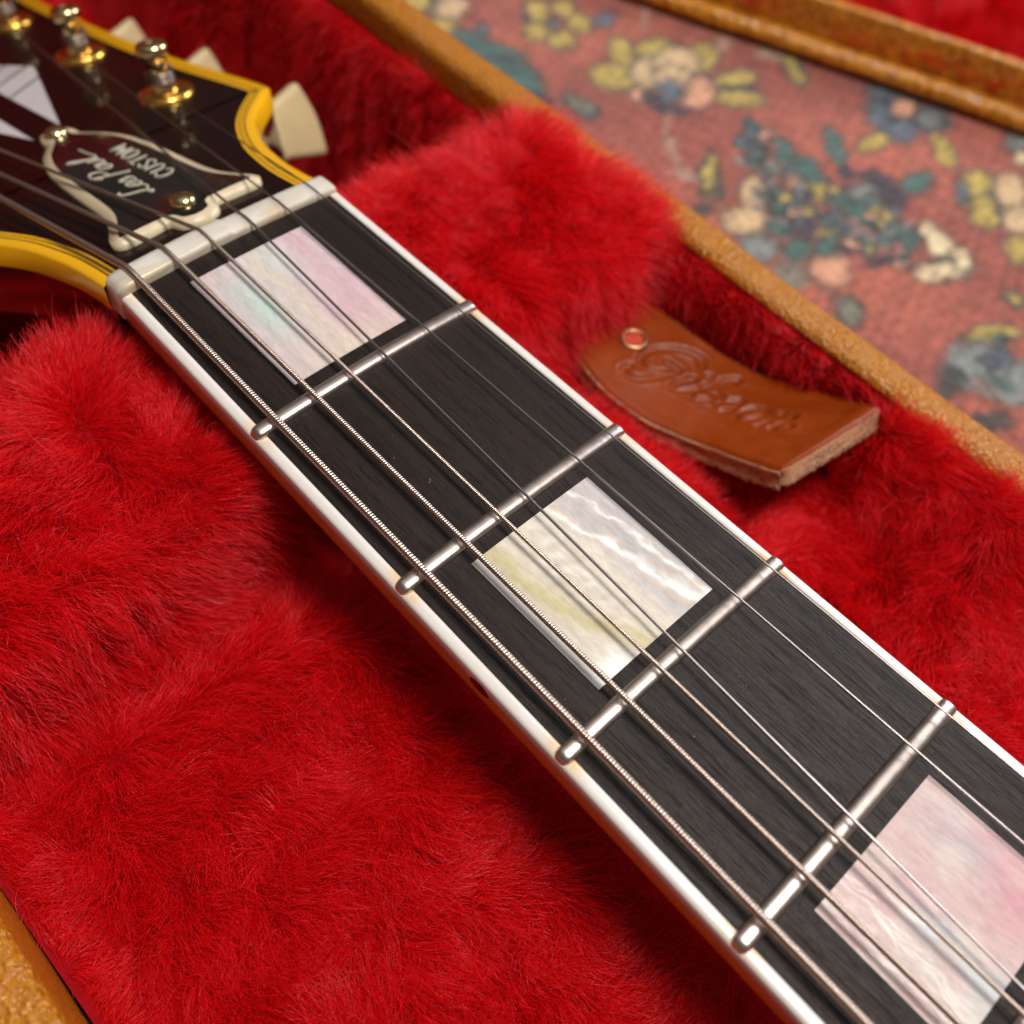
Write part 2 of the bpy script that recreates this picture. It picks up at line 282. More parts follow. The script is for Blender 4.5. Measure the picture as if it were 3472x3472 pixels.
# ================================================================== CARPET (setting)
CZ = -85.0
COL = dict(y=lin(192, 168, 84), c=lin(222, 188, 144), p=lin(226, 164, 132), s=lin(92, 108, 124), b=lin(134, 142, 140), t=lin(66, 110, 104), n=lin(48, 50, 66), k=lin(124, 122, 108), m=lin(146, 122, 118), g=lin(176, 140, 122), o=lin(58, 62, 62), w=lin(240, 216, 172))
MOT = [tuple(a.split()) for a in 'y -114.8 199.8 5.8 3.8 127;y -110.8 209 5.8 3.2 129;y -100.4 206.7 5.3 3.6 123;y -96.6 193.9 5.5 3.6 126;y -105.5 190.8 5.5 3.6 127;s -105.1 198.4 2.6 1.7 126;o -112.4 191.9 4 1.6 134;s -97 216.2 5.8 2.4 -83;g -90.8 231.1 9.4 1.4 132;t -114.9 168 6.4 3.6 -164;t -104.1 169.2 10.2 4.8 -151;t -95 168.2 8.8 3.9 -160;t -86.4 166.6 7.2 4.6 172;s -116.9 175.3 2.7 1.6 132;n -78.6 162.8 6.6 3.5 -145;n -99.6 169.5 4.4 1.8 -141;o -66.5 172.7 8.7 4.6 177;k -67.4 172.9 5.9 2.5 -179;y -71.6 193.8 7.3 6.7 -129;y -80 206.9 8 3.8 -38;y -73 218 8 6.2 -91;y -61.2 229.8 9.1 4.1 119;y -46 229 8.3 3.9 -103;y -39.1 221.6 8.5 4.3 -124;o -42.9 224.9 8.5 1.4 -119;o -69.6 225.9 5.1 1.6 129;c -66.4 205.5 8.7 4.7 126;c -64.2 218.7 9 6.7 108;p -49 212 8.6 5 118;p -60.2 194 3.7 2.4 122;c -59.7 210.6 6.4 4.9 -91;n -53.8 196.5 5.8 3.5 -166;n -46.7 196.8 6.1 2.7 -121;s -55 204.8 6.3 3.1 127;g -41.6 188 10.2 1 131;g -32.7 180.8 7.8 0.9 139;g -22.7 175.8 4.2 3.1 -176;o -37.5 251.5 10 4 -34;y -37.5 251.5 7.6 2.6 -32;g -48 251.3 5.8 3.3 -137;s -9.3 268.1 7.3 4.9 101;s -4.1 277.4 6.4 4.1 104;s -3.4 257.1 7.8 4.2 116;s 6.2 255.5 7.3 4.9 100;s 9.1 270.1 7.3 5.5 99;p -0.7 267.2 5 3.2 105;n 1.4 257.8 3.1 1.5 117;n -6.5 265.2 2.4 1.3 114;n -0.3 274.9 2.1 1.3 106;b 8.8 269.6 4.6 3.7 87;y 4.5 241.9 7.4 2.6 -92;y 21.2 259.1 8.4 3 140;n -25 211.7 7.6 2.5 135;n -16.2 204.6 5.8 3.2 122;t -10.8 211.6 7.5 2.6 138;t 1.3 209.2 8.6 3.9 133;t -2.6 228.9 9.8 2.7 138;n 8.4 220.5 4.8 2.7 117;n 16.6 226.2 6.4 4.9 -158;n 25.5 223.5 5.1 4.8 -153;t 25.7 236.4 7.3 3.2 -94;p -7.7 202.1 4.1 2.7 115;b 18 216.4 5.4 3.8 97;c -4 188.1 7.2 4.8 115;c 2.7 174.5 7.1 5.5 -92;b 12.6 168 6.4 5 -89;k 26.4 167.1 7.1 5.4 -88;p 32.5 179.2 7.4 4.9 111;t 4.3 192.3 4.5 3.9 -162;t 11.2 181.7 4.1 3.5 -115;n 16.2 188.5 7.6 3.4 123;t 20.6 177.7 4.8 3.4 -106;t 15.8 208.1 6.1 3.6 -157;t 23.6 208 6.2 3.6 -168;m 20.1 197.5 7.3 3.8 -153;m 31.9 199.5 8.3 4.6 -136;t 35.3 211.5 6.2 3.5 -146;n 40.5 195.9 7.5 2 -107;y 8.3 205.6 5.5 2.3 123;y 22.5 191.7 3.5 2.2 -114;y 24.3 214.7 5.8 1.7 123;p 1.5 201.5 3.7 2.6 109;m 25.4 199.8 3.7 2 -119;m 12.1 195.3 3.4 2.3 -110;t 26 186.1 4 3 -91;n 30.4 192 3 2.2 94;w 45.5 217.9 7.5 3.7 -33;w 54.6 208.7 9.8 3.6 -113;w 55.9 216.8 5.2 2.4 116;o 51.2 210.4 3.9 1.3 -117;o 46.2 169.3 7.3 4.7 126;k 46.2 169.3 5.2 3.3 129;o -18.4 181.9 12.6 3.5 126;y -19 182.3 9.4 1.8 127;o -9.5 165.9 7 2.1 -108;o -9.8 178.1 4.7 1.6 128;y 38.6 252.9 8 4.5 109;y 48 243.2 7.7 4.6 107;c 47.4 259.7 9.1 5.1 108;c 57.6 249.3 7.2 4.5 101;y 65.1 237.5 6.9 4.3 100;s 37.9 244.9 5.8 1.5 121;o 48.4 250.3 9.6 1.1 128;y 79.6 197 8.9 2.9 -119;b 82.9 181.9 10.7 7.5 -92;b 93.5 185.8 9.5 6.5 -98;s 85.9 188.8 4 2.3 -115;o 81.1 169.9 7.9 3.5 108;o 75.8 215.6 5.1 2.7 111;y 75.8 215.6 3 1.7 109;b 35.4 285.7 6.1 3.6 104;w 40.7 278.9 4.1 2.6 97;o 97.3 168.1 6.1 3.3 -120;g -76.7 247.1 7.1 3 -140;g -62.6 243.3 8.1 2.1 114;o -1.3 192.3 9.5 2.1 128;t 33.1 198.3 2.6 1.6 158;s -23.5 214.1 1.9 1.3 144;n 11.4 214 1.8 1.2 148;t 21.8 216.2 3 1.1 95;t 11.3 183.9 2.6 1.2 160;s 83.6 194.7 2.3 1.1 159;y 3.6 206 1.9 0.9 -92;t 24.7 197.6 1.8 1 -85;t 19.2 195.4 2 1.3 115;m 12.7 197.6 1.9 1.4 163;m 9.1 183.8 1.9 1.3 130;n 9.9 197.2 2.2 1.2 -168;b 5.3 198.2 2.6 1.3 -123;m 88.9 176.6 2.1 0.9 -103;t -15 198.3 2.4 1.4 -114;n 40.5 209.2 1.8 1.3 -126;t 4.5 210 2.6 1.1 -121;s 35.2 194.5 2.8 1.2 98;m -6.7 193.9 2.1 1.4 117;s 85.2 186.3 2.5 1 -101;b 85.3 175.3 1.7 1 161;n 16.4 200.1 2.8 1.1 101;m -12.1 196.2 2.4 1.4 -81;t 43.1 204.7 3.3 1 -91;p 26.8 210.1 1.8 1.2 -106;b -21.5 202.4 2.4 1.7 159;m 86.5 175.3 2 0.9 -103;t 6.3 186.2 2.3 1.6 -156;n 14.5 196.2 2.7 1.4 160;m 32.1 202.6 2.9 0.8 -90;t 5.6 188.3 2 1.3 131;s 28.8 217.7 2.6 1.5 -124;t 12.7 195.6 2.2 1.2 164;t 44 200.9 2.4 1.6 -120;b 3 201.7 2.6 1.5 -83;y -16.7 195.3 1.7 1.3 -131;s -5.2 203.6 2 1.4 117;s 21.7 199.2 1.8 1.3 127;m 39.3 209.9 2.3 1.4 -95;n 13.4 184.7 2.3 1.1 -95;n 5.6 197 1.9 1.3 103;m -3.4 196.1 2.5 1.2 -86;n -18.2 212.1 2.1 1.1 150;t 40.5 209.6 2.5 1.7 153;b -19.4 205.9 2 1.4 -88;n 25.3 215.6 1.7 1.2 112;t 80.7 196.8 2.1 1.3 -128;t 91.6 182.1 2 1.3 -146;s 12.5 188.9 1.9 1.3 116;m 23.2 204.2 1.6 1.3 -155;n 85.4 188.7 1.6 1 -159;n -7.8 200.7 2.1 1.2 -163;n 82.8 198.4 2.1 1.2 -143;m -7 196 1.9 1.3 -78;y 3.5 193.7 2.7 1.4 -89;y 34.5 196.4 1.8 1.1 -87;y 12.1 194.1 3 1 -99;t 23.9 191.1 2.5 1.2 -90;m 28.9 212.3 2.6 1.8 162;p -20 212.8 3.4 1.3 103;b 34.1 207.5 2.1 1.2 -107;s 18.7 200.2 2.2 1.5 134;m -4.3 204.5 2.6 1.7 172;s -22.5 203.9 2.6 1.8 174;t 35 203.5 2.3 1.4 170;m 35.5 217.1 2.2 0.8 100;m 1.1 182.5 2.7 1.2 108;p 44.2 199 2.2 1 -87;n 8.3 200.9 3.1 1 -95;b -8.2 202.1 2.4 1.1 168;m 89.4 176.8 2.1 1.2 -113;t 21 208.9 3 1.3 -85;m -16.4 196.8 2.4 1.9 -157;p 10.1 190.9 2.8 0.9 -93;m -3.9 189.1 2.3 1.2 -113;t -18.7 203.4 1.9 1.2 130;m 41.2 203.9 2.2 1.2 103;s -4.5 206.6 2.4 0.9 -91;p 29.7 194.5 2.3 1.3 -156;m 10.6 211.4 1.8 1.2 -118;y 28.9 214.5 1.7 1.2 103;t -25.8 212.9 2.7 1.7 157;m -1.5 193.9 2.6 1.2 -106;t -8.9 198.6 1.6 1.3 105;n 11.6 206.6 2.4 1.7 153;n 27.5 208.7 2.8 0.8 -99;t -13.6 200 3.3 1.3 107;n -20 208.5 3.4 1.1 98;t -1.3 193.6 1.7 1.1 -122;y -15.5 202.3 1.8 1.3 144;y 11.1 210.3 2.2 1 -82;s -15.2 202.6 2 1.4 107;s -23.6 210.7 2.3 1.6 107;t -2.5 187.8 1.7 1.3 -85;y 30.3 208.6 2 1.3 113'.split(';')]
fx_ = np.arange(-190, 150, 0.85); fy_ = np.arange(60, 345, 0.85)
gx = np.concatenate([np.linspace(-1800, -200, 17), fx_, np.linspace(160, 1800, 17)])
gy = np.concatenate([np.linspace(-1500, 50, 16), fy_, np.linspace(355, 2200, 19)])
X, Y = np.meshgrid(gx, gy, indexing='ij')
FINE = ((X > -195) & (X < 155) & (Y > 55) & (Y < 350)).astype(float)
JX = FINE * np.random.default_rng(3).normal(0, 0.5, X.shape); JY = FINE * np.random.default_rng(4).normal(0, 0.5, X.shape)
wx = X + JX + 0.8 * vnoise(X, Y, 9, 3) + 0.8 * vnoise(X, Y, 2.6, 13); wy = Y + JY + 0.8 * vnoise(X, Y, 8, 4) + 0.8 * vnoise(X, Y, 2.9, 14)
ground = np.array(lin(186, 100, 80)[:3]); ground2 = np.array(lin(156, 78, 66)[:3])
nz = sstep(-0.8, 0.9, vnoise(X, Y, 90, 5) + 0.3 * vnoise(X, Y, 14, 6))[..., None]
RGB = ground * nz + ground2 * (1 - nz)
def paint(RGB, dx, dy, rot=0.0, out=1.5):
    cr, sr = math.cos(rot), math.sin(rot)
    for c, a, b_, r1, r2, an in MOT:
        a, b_, r1, r2, an = map(float, (a, b_, r1, r2, an)); an = math.radians(an) + rot
        a, b_ = a * cr - b_ * sr + dx, a * sr + b_ * cr + dy
        r1 = max(r1, 0.9) * 1.15; r2 = max(r2, 0.9) * 1.22
        u = ((wx - a) * math.cos(an) + (wy - b_) * math.sin(an)); v_ = (-(wx - a) * math.sin(an) + (wy - b_) * math.cos(an))
        r = np.sqrt((u / r1) ** 2 + (v_ / r2) ** 2)
        if c in 'ycpswbt':
            ro = np.sqrt((u / (r1 + out)) ** 2 + (v_ / (r2 + out)) ** 2)
            f = (0.66 * (1 - sstep(0.78, 1.16, ro)))[..., None]; RGB = RGB * (1 - f) + np.array(COL['o'][:3]) * f
        f = (0.92 * (1 - sstep(0.66, 1.14, r)))[..., None]; RGB = RGB * (1 - f) + np.array(COL[c][:3]) * (1.12 - 0.30 * r[..., None] ** 2 * (r[..., None] < 1.2)).clip(0.7, 1.2) * f
    return RGB
RGB = paint(RGB, -190, -75); RGB = paint(RGB, 190, 80); RGB = paint(RGB, 0, 0)
speck = (1 + FINE * np.random.default_rng(2).normal(0, 0.16, X.shape))[..., None] * (1 + FINE[..., None] * (1 + 0.26 * vnoise(X, Y, 3.4, 15) + 0.12 * vnoise(X, Y, 11, 16) - 1)[..., None]); RGB = np.clip(RGB * speck, 0, 1)
nu, nv = X.shape
i, j = np.meshgrid(np.arange(nu - 1), np.arange(nv - 1), indexing='ij')
F = np.stack([i * nv + j, (i + 1) * nv + j, (i + 1) * nv + j + 1, i * nv + j + 1], -1).reshape(-1, 4)
Zc = CZ + 0.25 * vnoise(X, Y, 5, 8)
t = NT('floral_wool_carpet')
at = t.n('Attribute', attribute_name='pattern'); n0 = t.noise(t.coord(), 0.9 * K, 4, 0.7); n1 = t.noise(t.coord((1, 3, 1), (0, 0, 0.4)), 0.25 * K, 3)
cc = t.mix(0.35, at.outputs['Color'], t.ramp(n0, [(0.3, (0.6, 0.6, 0.6)), (0.7, (1.15, 1.12, 1.1))]), 'MULTIPLY')
cc = t.mix(0.22, cc, t.ramp(n1, [(0.35, (0.6, 0.6, 0.6)), (0.65, (1.2, 1.2, 1.2))]), 'MULTIPLY')
CARPET = t.set(col=cc, rough=0.95, sheen=0.25, normal=t.bump(n0, 1.2, 1.0))
me = bpy.data.meshes.new('carpet'); me.from_pydata((np.stack([X, Y, Zc], -1).reshape(-1, 3) * MM).tolist(), [], F.tolist())
me.materials.append(CARPET); ca = me.attributes.new('pattern', 'FLOAT_COLOR', 'POINT')
ca.data.foreach_set('color', np.concatenate([RGB, np.ones_like(RGB[..., :1])], -1).astype(np.float32).ravel())
me.polygons.foreach_set('use_smooth', np.ones(len(me.polygons), bool))
carpet = link(bpy.data.objects.new('carpet', me)); carpet['kind'] = 'structure'; carpet['label'] = 'faded rose carpet woven with yellow, teal and grey flowers'

# ================================================================== GUITAR CASE
case = thing('guitar_case', 'open tan vinyl guitar case lined with long red plush, lying under the guitar', 'guitar case', (0, 0, CZ))
YB0, YB1, YT0, YT1, RZ = -91.5, -83.0, 76.0, 84.2, -12.0   # outer/inner faces of the bass and treble walls, rim height
XA, XB = -235.0, 270.0
def profile_x(name, prof, x0, x1, mats, parent, n=60, wob=0.0, seed=0, closed=True):
    xs = np.linspace(x0, x1, n); V = []
    for k, x in enumerate(xs):
        for (y, z) in prof: V.append((x, y + wob * vnoise(x, y * 0, 60, seed), z + wob * 0.6 * vnoise(x, 0, 45, seed + 1)))
    F = grid_faces(n, len(prof), closed); m_ = len(prof)
    if closed: F += [list(range(m_)), [(n - 1) * m_ + q for q in range(m_)][::-1]]
    o = obj(name, V, F, mats, parent); return sharp(o, 50)
def rim_prof(y0, y1, zt, depth, r):
    c = (y0 + y1) / 2; w = (y1 - y0) / 2; P = []
    P.append((y0, zt - depth)); P.append((y0, zt - r))
    for q in np.linspace(np.pi, 0, 13): P.append((c + w * math.copysign(abs(math.cos(q)) ** 0.55, math.cos(q)), zt - r + r * math.sin(q) ** 0.7 if math.sin(q) > 0 else zt - r))
    P.append((y1, zt - r)); P.append((y1, zt - depth))
    return P
profile_x('wall_rim', rim_prof(YT0, YT1, RZ, 22, 3.2), XA, XB, TOLEX, case, 90, 0.5, 21)['label'] = 'treble side rim of tan grained vinyl'
profile_x('wall_rim', rim_prof(YB0, YB1, RZ, 22, 3.2), XA, XB, TOLEX, case, 90, 0.4, 23)['label'] = 'bass side rim of glossy tan grained vinyl'
def box(name, x0, x1, y0, y1, z0, z1, mat, parent, bw=0.0):
    V = [(x, y, z) for x in (x0, x1) for y in (y0, y1) for z in (z0, z1)]
    F = [(0, 1, 3, 2), (4, 6, 7, 5), (0, 4, 5, 1), (2, 3, 7, 6), (0, 2, 6, 4), (1, 5, 7, 3)]
    o = obj(name, V, F, mat, parent, False)
    if bw: bevel(o, bw, 3)
    return o
box('side_wall', XA, XB, YT0 + 0.8, YT1 - 0.6, CZ + 3, RZ - 20, TOLEX, case)
box('side_wall', XA, XB, YB0 + 0.6, YB1 - 0.8, CZ + 3, RZ - 20, TOLEX, case)
box('end_wall', XA - 12, XA - 5, YB0, YT1, CZ + 3, 8, TOLEX, case, 2.5)
box('case_bottom', XA - 8, XB, YB0 + 1, YT1 - 1, CZ + 0.6, CZ + 3, TOLEX, case)

# plush covered head end of the case
V = [(XA + 0.6, y, z) for y in np.linspace(YB1, YT0, 20) for z in np.linspace(-70, 6, 12)]
obj('end_lining', [(x + 3 * vnoise(np.array(y), np.array(z), 40, 9), y, z) if z < 5 else (XA - 6.5, y, 8.3) for x, y, z in V], grid_faces(20, 12), BACKING, case)
def H(x, y):
    """height of the plush backing inside the case (neck end)"""
    fl = -31.5 + 0.0 * y + 2.6 * vnoise(x, y, 55, 31) + 1.0 * vnoise(x, y, 17, 32)
    fl = fl + 3 * np.exp(-(((x - 85) / 30) ** 2 + ((y + 45) / 22) ** 2)) - 7 * np.exp(-((y + 80) / 9) ** 2) - 6 * (1 - sstep(12, 24, np.abs(y))) - 8 * np.exp(-((x - 44.5) / 3.0) ** 2)
    fl = fl + 5 * sstep(95, 150, x) * sstep(20, 60, y)
    cav = -73 + 2 * vnoise(x, y, 40, 33)
    base = cav + (fl - cav) * sstep(-14, 0, x)
    yb = y + 2.5 * vnoise(x, y, 30, 34)
    xe = x + 1.6 * vnoise(y, x, 34, 35)
    blk = sstep(-13, -4, xe) * (1 - sstep(33, 38.5, xe))
    top = -12.6 + 1.0 * vnoise(x, y, 22, 36) - 2.2 * (np.abs((x - 14) / 26) ** 5).clip(0, 1.5)
    trough = 1 - sstep(17, 24.5, np.abs(y)); top = top - 15 * trough
    top = top + 1.0 * np.exp(-((y - 62) / 22) ** 2) + 0.7 * vnoise(x, y, 12, 37)
    h = base + (top - base) * blk
    d = np.minimum(y - (YB1 + 0.5), (YT0 - 0.5) - y)
    wt = np.where(y > 0, -19 + 5.5 * sstep(-10, 25, x) , -33.0)
    wall = 1 - sstep(0.0, 8.0 + 7.0 * (y > 0) * sstep(36, 50, x), d)
    h = np.where(wt > h, h + (wt - h) * wall, h)
    tm = sstep(34, 40, x) * (1 - sstep(88, 94, x)) * sstep(40, 47, y) * (1 - sstep(72.5, 75.5, y))   # pile pressed down under the leather tab
    h = h + (np.minimum(h, -33.5 + 2.0 * sstep(70, 90, x)) - h) * tm
    return h
def surface(name, Hf, x0, x1, y0, y1, st, mat, parent, tf=None):
    xs = np.arange(x0, x1 + st * 0.5, st); ys = np.arange(y0, y1 + st * 0.5, st)
    X, Y = np.meshgrid(xs, ys, indexing='ij'); Z = Hf(X, Y); P = np.stack([X, Y, Z], -1).reshape(-1, 3)
    if tf is not None: P = tf(P)
    nu, nv = X.shape; i, j = np.meshgrid(np.arange(nu - 1), np.arange(nv - 1), indexing='ij')
    F = np.stack([i * nv + j, (i + 1) * nv + j, (i + 1) * nv + j + 1, i * nv + j + 1], -1).reshape(-1, 4)
    return obj(name, P, F, mat, parent)
lining = surface('plush_lining', H, XA + 1, XB - 1, YB1 + 0.3, YT0 - 0.3, 2.2, BACKING, case)
lining['label'] = 'red cloth backing of the plush with its raised neck rest'

CP = np.array([120.835, -70.515, 125.359]); CF = np.array(fwd); CR = np.array(right); CD = np.array(down)
def inview(P, margin=0.12):
    q = P - CP; z = q @ CF; u = (q @ CR) / z * 3591.12 / 3472; v_ = (q @ CD) / z * 3591.12 / 3472
    return (np.abs(u) < 0.5 + margin) & (np.abs(v_) < 0.5 + margin) & (z > 10), z
def fur(name, Hf, rect, dens_in, dens_out, L, comb, parent, tf=None, rad=0.058, npt=8, seed=1, zone=None, cs=3.4):
    r = np.random.default_rng(seed); x0, x1, y0, y1 = rect
    n = int((x1 - x0) * (y1 - y0) * dens_in * 2.2)
    x = r.uniform(x0, x1, n); y = r.uniform(y0, y1, n); e = 0.35
    h = Hf(x, y); gx_ = (Hf(x + e, y) - Hf(x - e, y)) / (2 * e); gy_ = (Hf(x, y + e) - Hf(x, y - e)) / (2 * e)
    slope = np.sqrt(1 + gx_ ** 2 + gy_ ** 2)
    P = np.stack([x, y, h], -1); Pw = tf(P) if tf is not None else P
    iv, zz = inview(Pw)
    dens = np.where(iv, dens_in, dens_out) * np.minimum(slope, 3.2) / (dens_in * 2.2)
    k = r.uniform(0, 1, n) < dens
    if zone is not None: k &= zone(x, y, h)
    x, y, h, gx_, gy_, slope, P, iv = (a[k] for a in (x, y, h, gx_, gy_, slope, P, iv)); n = len(x)
    N = np.stack([-gx_, -gy_, np.ones(n)], -1) / slope[:, None]
    cb, lean = comb(x, y, gx_, gy_)
    # tufts: neighbouring fibres share a direction and lean to a common centre
    ci = np.floor(x / cs).astype(int); cj = np.floor(y / cs).astype(int)
    hsh = lambda a, b_, s: np.modf(np.abs(np.sin(a * 127.1 + b_ * 311.7 + s * 74.7) * 43758.5453))[0]
    tcx = (ci + hsh(ci, cj, 1)) * cs; tcy = (cj + hsh(ci, cj, 2)) * cs
    tx = (hsh(ci, cj, 3) - .5) * 1.3; ty = (hsh(ci, cj, 4) - .5) * 1.3
    D = N * (1 - 0.42 * lean)[:, None] + np.concatenate([cb * lean[:, None] + np.stack([tx, ty], -1) * 0.55, np.zeros((n, 1))], 1) + r.normal(0, 0.19, (n, 3))
    D -= N * np.minimum((D * N).sum(1) - 0.20, 0)[:, None]
    D /= np.linalg.norm(D, axis=1)[:, None]
    Ls = L(x, y) * r.uniform(0.62, 1.12, n)
    stray = r.uniform(0, 1, n) < 0.02; Ls = np.where(stray, Ls * 1.35, Ls)
    T = np.linspace(0, 1, npt)
    start = N * 0.65 + D * 0.35; start /= np.linalg.norm(start, axis=1)[:, None]
    pts = np.zeros((n, npt, 3)); pts[:, 0] = P - N * 0.4; cur = pts[:, 0].copy()
    curl = r.normal(0, 0.24, (n, 3))
    pull = np.stack([tcx - x, tcy - y, np.zeros(n)], -1)
    for s in range(1, npt):
        u = T[s]
        d = start * (1 - u) + D * u + np.array([0, 0, -0.22]) * u + curl * math.sin(3.1 * u) + pull * 0.20 * u + np.where(stray[:, None], N * 0.5 + r.normal(0, .2, (n, 3)), 0)
        d /= np.linalg.norm(d, axis=1)[:, None]; cur = cur + d * (Ls / (npt - 1))[:, None]; pts[:, s] = cur
    wv = np.cross(D, r.normal(0, 1, (n, 3))); wv /= np.linalg.norm(wv, axis=1)[:, None] + 1e-6; ph = r.uniform(0, 6.28, n); fq = r.uniform(5.5, 9.5, n)
    for s in range(1, npt): pts[:, s] += wv * (0.18 * np.sin(ph + fq * T[s]) * min(1, T[s] * 3))[:, None]
    pts = pts.reshape(-1, 3)
    if tf is not None: pts = tf(pts)
    rd = np.repeat(np.where(iv, rad, rad * 1.5)[:, None], npt, 1) * (1.0 - 0.72 * T[None, :] ** 1.3) * r.uniform(0.7, 1.2, n)[:, None]
    cu = bpy.data.hair_curves.new(name); cu.add_curves([npt] * n)
    off = WLOC[parent]
    cu.position_data.foreach_set('vector', ((pts - off) * MM).astype(np.float32).ravel())
    a = cu.attributes.get('radius') or cu.attributes.new('radius', 'FLOAT', 'POINT'); a.data.foreach_set('value', (rd * MM).astype(np.float32).ravel())
    cu.materials.append(FUR)
    o = link(bpy.data.objects.new(name, cu), parent); o['kind'] = 'stuff'; print(name, n)
    return o
def comb_case(x, y, gx_, gy_):
    a = 1.8 * vnoise(x, y, 62, 51) + 1.1 * vnoise(x, y, 20, 52) + 0.8 * vnoise(x, y, 9, 55)
    sw = np.stack([np.cos(a), np.sin(a)], -1)
    cy = np.where(y < 0, -52.0, 50.0); rx = (x - 14) / 20; ry = (y - cy) / 24; rr = np.sqrt(rx ** 2 + ry ** 2) + 1e-6
    rad_ = np.stack([rx / rr, ry / rr], -1) * sstep(0.35, 1.15, rr)[:, None]
    onb = (sstep(-16, -8, x) * (1 - sstep(42, 50, x)))[:, None]
    dn = -np.stack([gx_, gy_], -1); dn /= (np.linalg.norm(dn, axis=1)[:, None] + 0.6)
    v_ = rad_ * onb * 0.85 + sw * (0.95 - 0.35 * onb) + dn * 0.6
    # floor of the compartment: pile brushed towards the neck on the bass side
    fl = (sstep(44, 56, x) * (y < 0))[:, None]; v_ = v_ + fl * np.array([[0.25, 0.75]])
    v_ = v_ + (sstep(66, 74, y) * sstep(0, 25, x))[:, None] * np.array([[0.0, 1.6]]); ln = np.linalg.norm(v_, axis=1); v_ = v_ / (ln[:, None] + 0.05)
    lean = np.clip(1.25 + 0.45 * vnoise(x, y, 26, 53) + 0.2 * vnoise(x, y, 9, 56), 0.6, 1.8)
    return v_, lean
Lcase = lambda x, y: 8.6 - 5.6 * (sstep(38, 44, x) * (1 - sstep(87, 92, x)) * sstep(42, 47, y) * (1 - sstep(71, 76, y))) - 0.6 * (sstep(-12, -4, x) * (1 - sstep(36, 44, x))) + 1.2 * vnoise(x, y, 18, 54) - 3.5 * (1 - sstep(0, 7, np.minimum(y - YB1, YT0 - y))) * (1 - sstep(-14, -6, x) * (1 - sstep(38, 46, x)) * (y > 0))
FD = 9.5
fur('plush_pile', H, (-231, 215, YB1 + 1.0, YT0 - 0.8), FD, 4.0, Lcase, comb_case, lining, seed=11,
    zone=lambda x, y, h: ~((np.abs(y) < 17) & (x > -10)) & ~((x < -14) & (np.abs(y) < 30)))['label'] = 'long red plush pile'

# leather pull tab of the compartment lid
U = np.array([(37.5, 70.5, -26.5), (40.9, 69.5, -25.4), (52.2, 69.9, -25.0), (60.8, 71.3, -25.4), (72.1, 73.4, -23.6), (83.2, 75.3, -18.6), (88.2, 73.6, -14.8), (89.9, 73.0, -13.8)])
Lw = np.array([(36.0, 51.0, -26.5), (39.0, 47.8, -25.4), (48.6, 45.3, -25.0), (58.9, 46.0, -25.4), (70.1, 48.4, -23.6), (79.6, 48.0, -18.6), (85.6, 47.2, -14.4), (86.7, 47.7, -13.8)])
U = catmull(U, 30); Lw = catmull(Lw, 30); NT_, NWt = len(U), 90
W = np.linspace(0, 1, NWt)
G = U[:, None, :] * (1 - W)[None, :, None] + Lw[:, None, :] * W[None, :, None]
# round the free corners
u_ = np.linspace(0, 1, NT_)
endn = np.clip((u_ - 0.915) / 0.085, 0, 1)[:, None]; sq = (1 - np.sqrt(np.clip(1 - endn ** 2, 0, 1))) * 0.17
mid = (U + Lw)[:, None, :] / 2; G = mid + (G - mid) * (1 - sq[..., None])
dU = np.gradient(G, axis=0); dW = np.gradient(G, axis=1); Nn = np.cross(dW, dU); Nn /= np.linalg.norm(Nn, axis=2)[..., None]
if Nn[..., 2].mean() < 0: Nn = -Nn
# pressed script word: strokes in (along the tab, across the tab), across 0 = far edge
def stroke_field(strokes, A, B, wd):
    f = np.full(A.shape, 1e9)
    for s in strokes:
        q = catmull(s, 7) if len(s) > 2 else np.array(s, float)
        for a, b_ in zip(q[:-1], q[1:]):
            ab = b_ - a; L2 = ab @ ab + 1e-9; tt = np.clip(((A - a[0]) * ab[0] + (B - a[1]) * ab[1]) / L2, 0, 1)
            f = np.minimum(f, np.hypot(A - a[0] - ab[0] * tt, B - a[1] - ab[1] * tt))
    return f / wd
SCRIPT = {  # x right, y up, unit = x-height
 'G': [[(1.5, 1.75), (1.1, 2.1), (0.5, 1.9), (0.1, 1.2), (0.2, 0.35), (0.7, 0.0), (1.2, 0.3), (1.35, 0.9), (0.8, 0.9)], [(1.35, 0.9), (1.3, 0.0), (1.1, -0.7), (0.6, -0.8), (0.5, -0.4)]],
 'i': [[(0.0, 0.5), (0.25, 1.0), (0.2, 0.2), (0.4, 0.0), (0.6, 0.3)], [(0.35, 1.5), (0.42, 1.55)]],
 'b': [[(0.0, 0.3), (0.45, 1.6), (0.4, 2.1), (0.2, 1.6), (0.15, 0.4), (0.45, 0.0), (0.8, 0.4), (0.65, 0.9), (0.3, 0.7)], [(0.65, 0.9), (0.95, 0.75)]],
 's': [[(0.0, 0.3), (0.4, 1.0), (0.6, 0.5), (0.5, 0.0), (0.1, 0.05)], [(0.5, 0.0), (0.8, 0.3)]],
 'o': [[(0.5, 1.0), (0.15, 0.8), (0.1, 0.2), (0.45, 0.0), (0.75, 0.4), (0.65, 0.9), (0.45, 1.0)], [(0.65, 0.9), (0.95, 0.85)]],
 'n': [[(0.0, 0.6), (0.2, 1.0), (0.2, 0.0)], [(0.2, 0.6), (0.5, 1.0), (0.65, 0.8), (0.62, 0.15), (0.85, 0.0), (1.1, 0.3)]]}
strokes = []; cx = 0.0
for ch, adv in (('G', 1.65), ('i', 0.62), ('b', 0.98), ('s', 0.85), ('o', 0.95), ('n', 1.0)):
    for s in SCRIPT[ch]: strokes.append([(11.5 + (cx + px + 0.18 * py) * 5.6, 15.0 - py * 5.0) for px, py in s])
    cx += adv
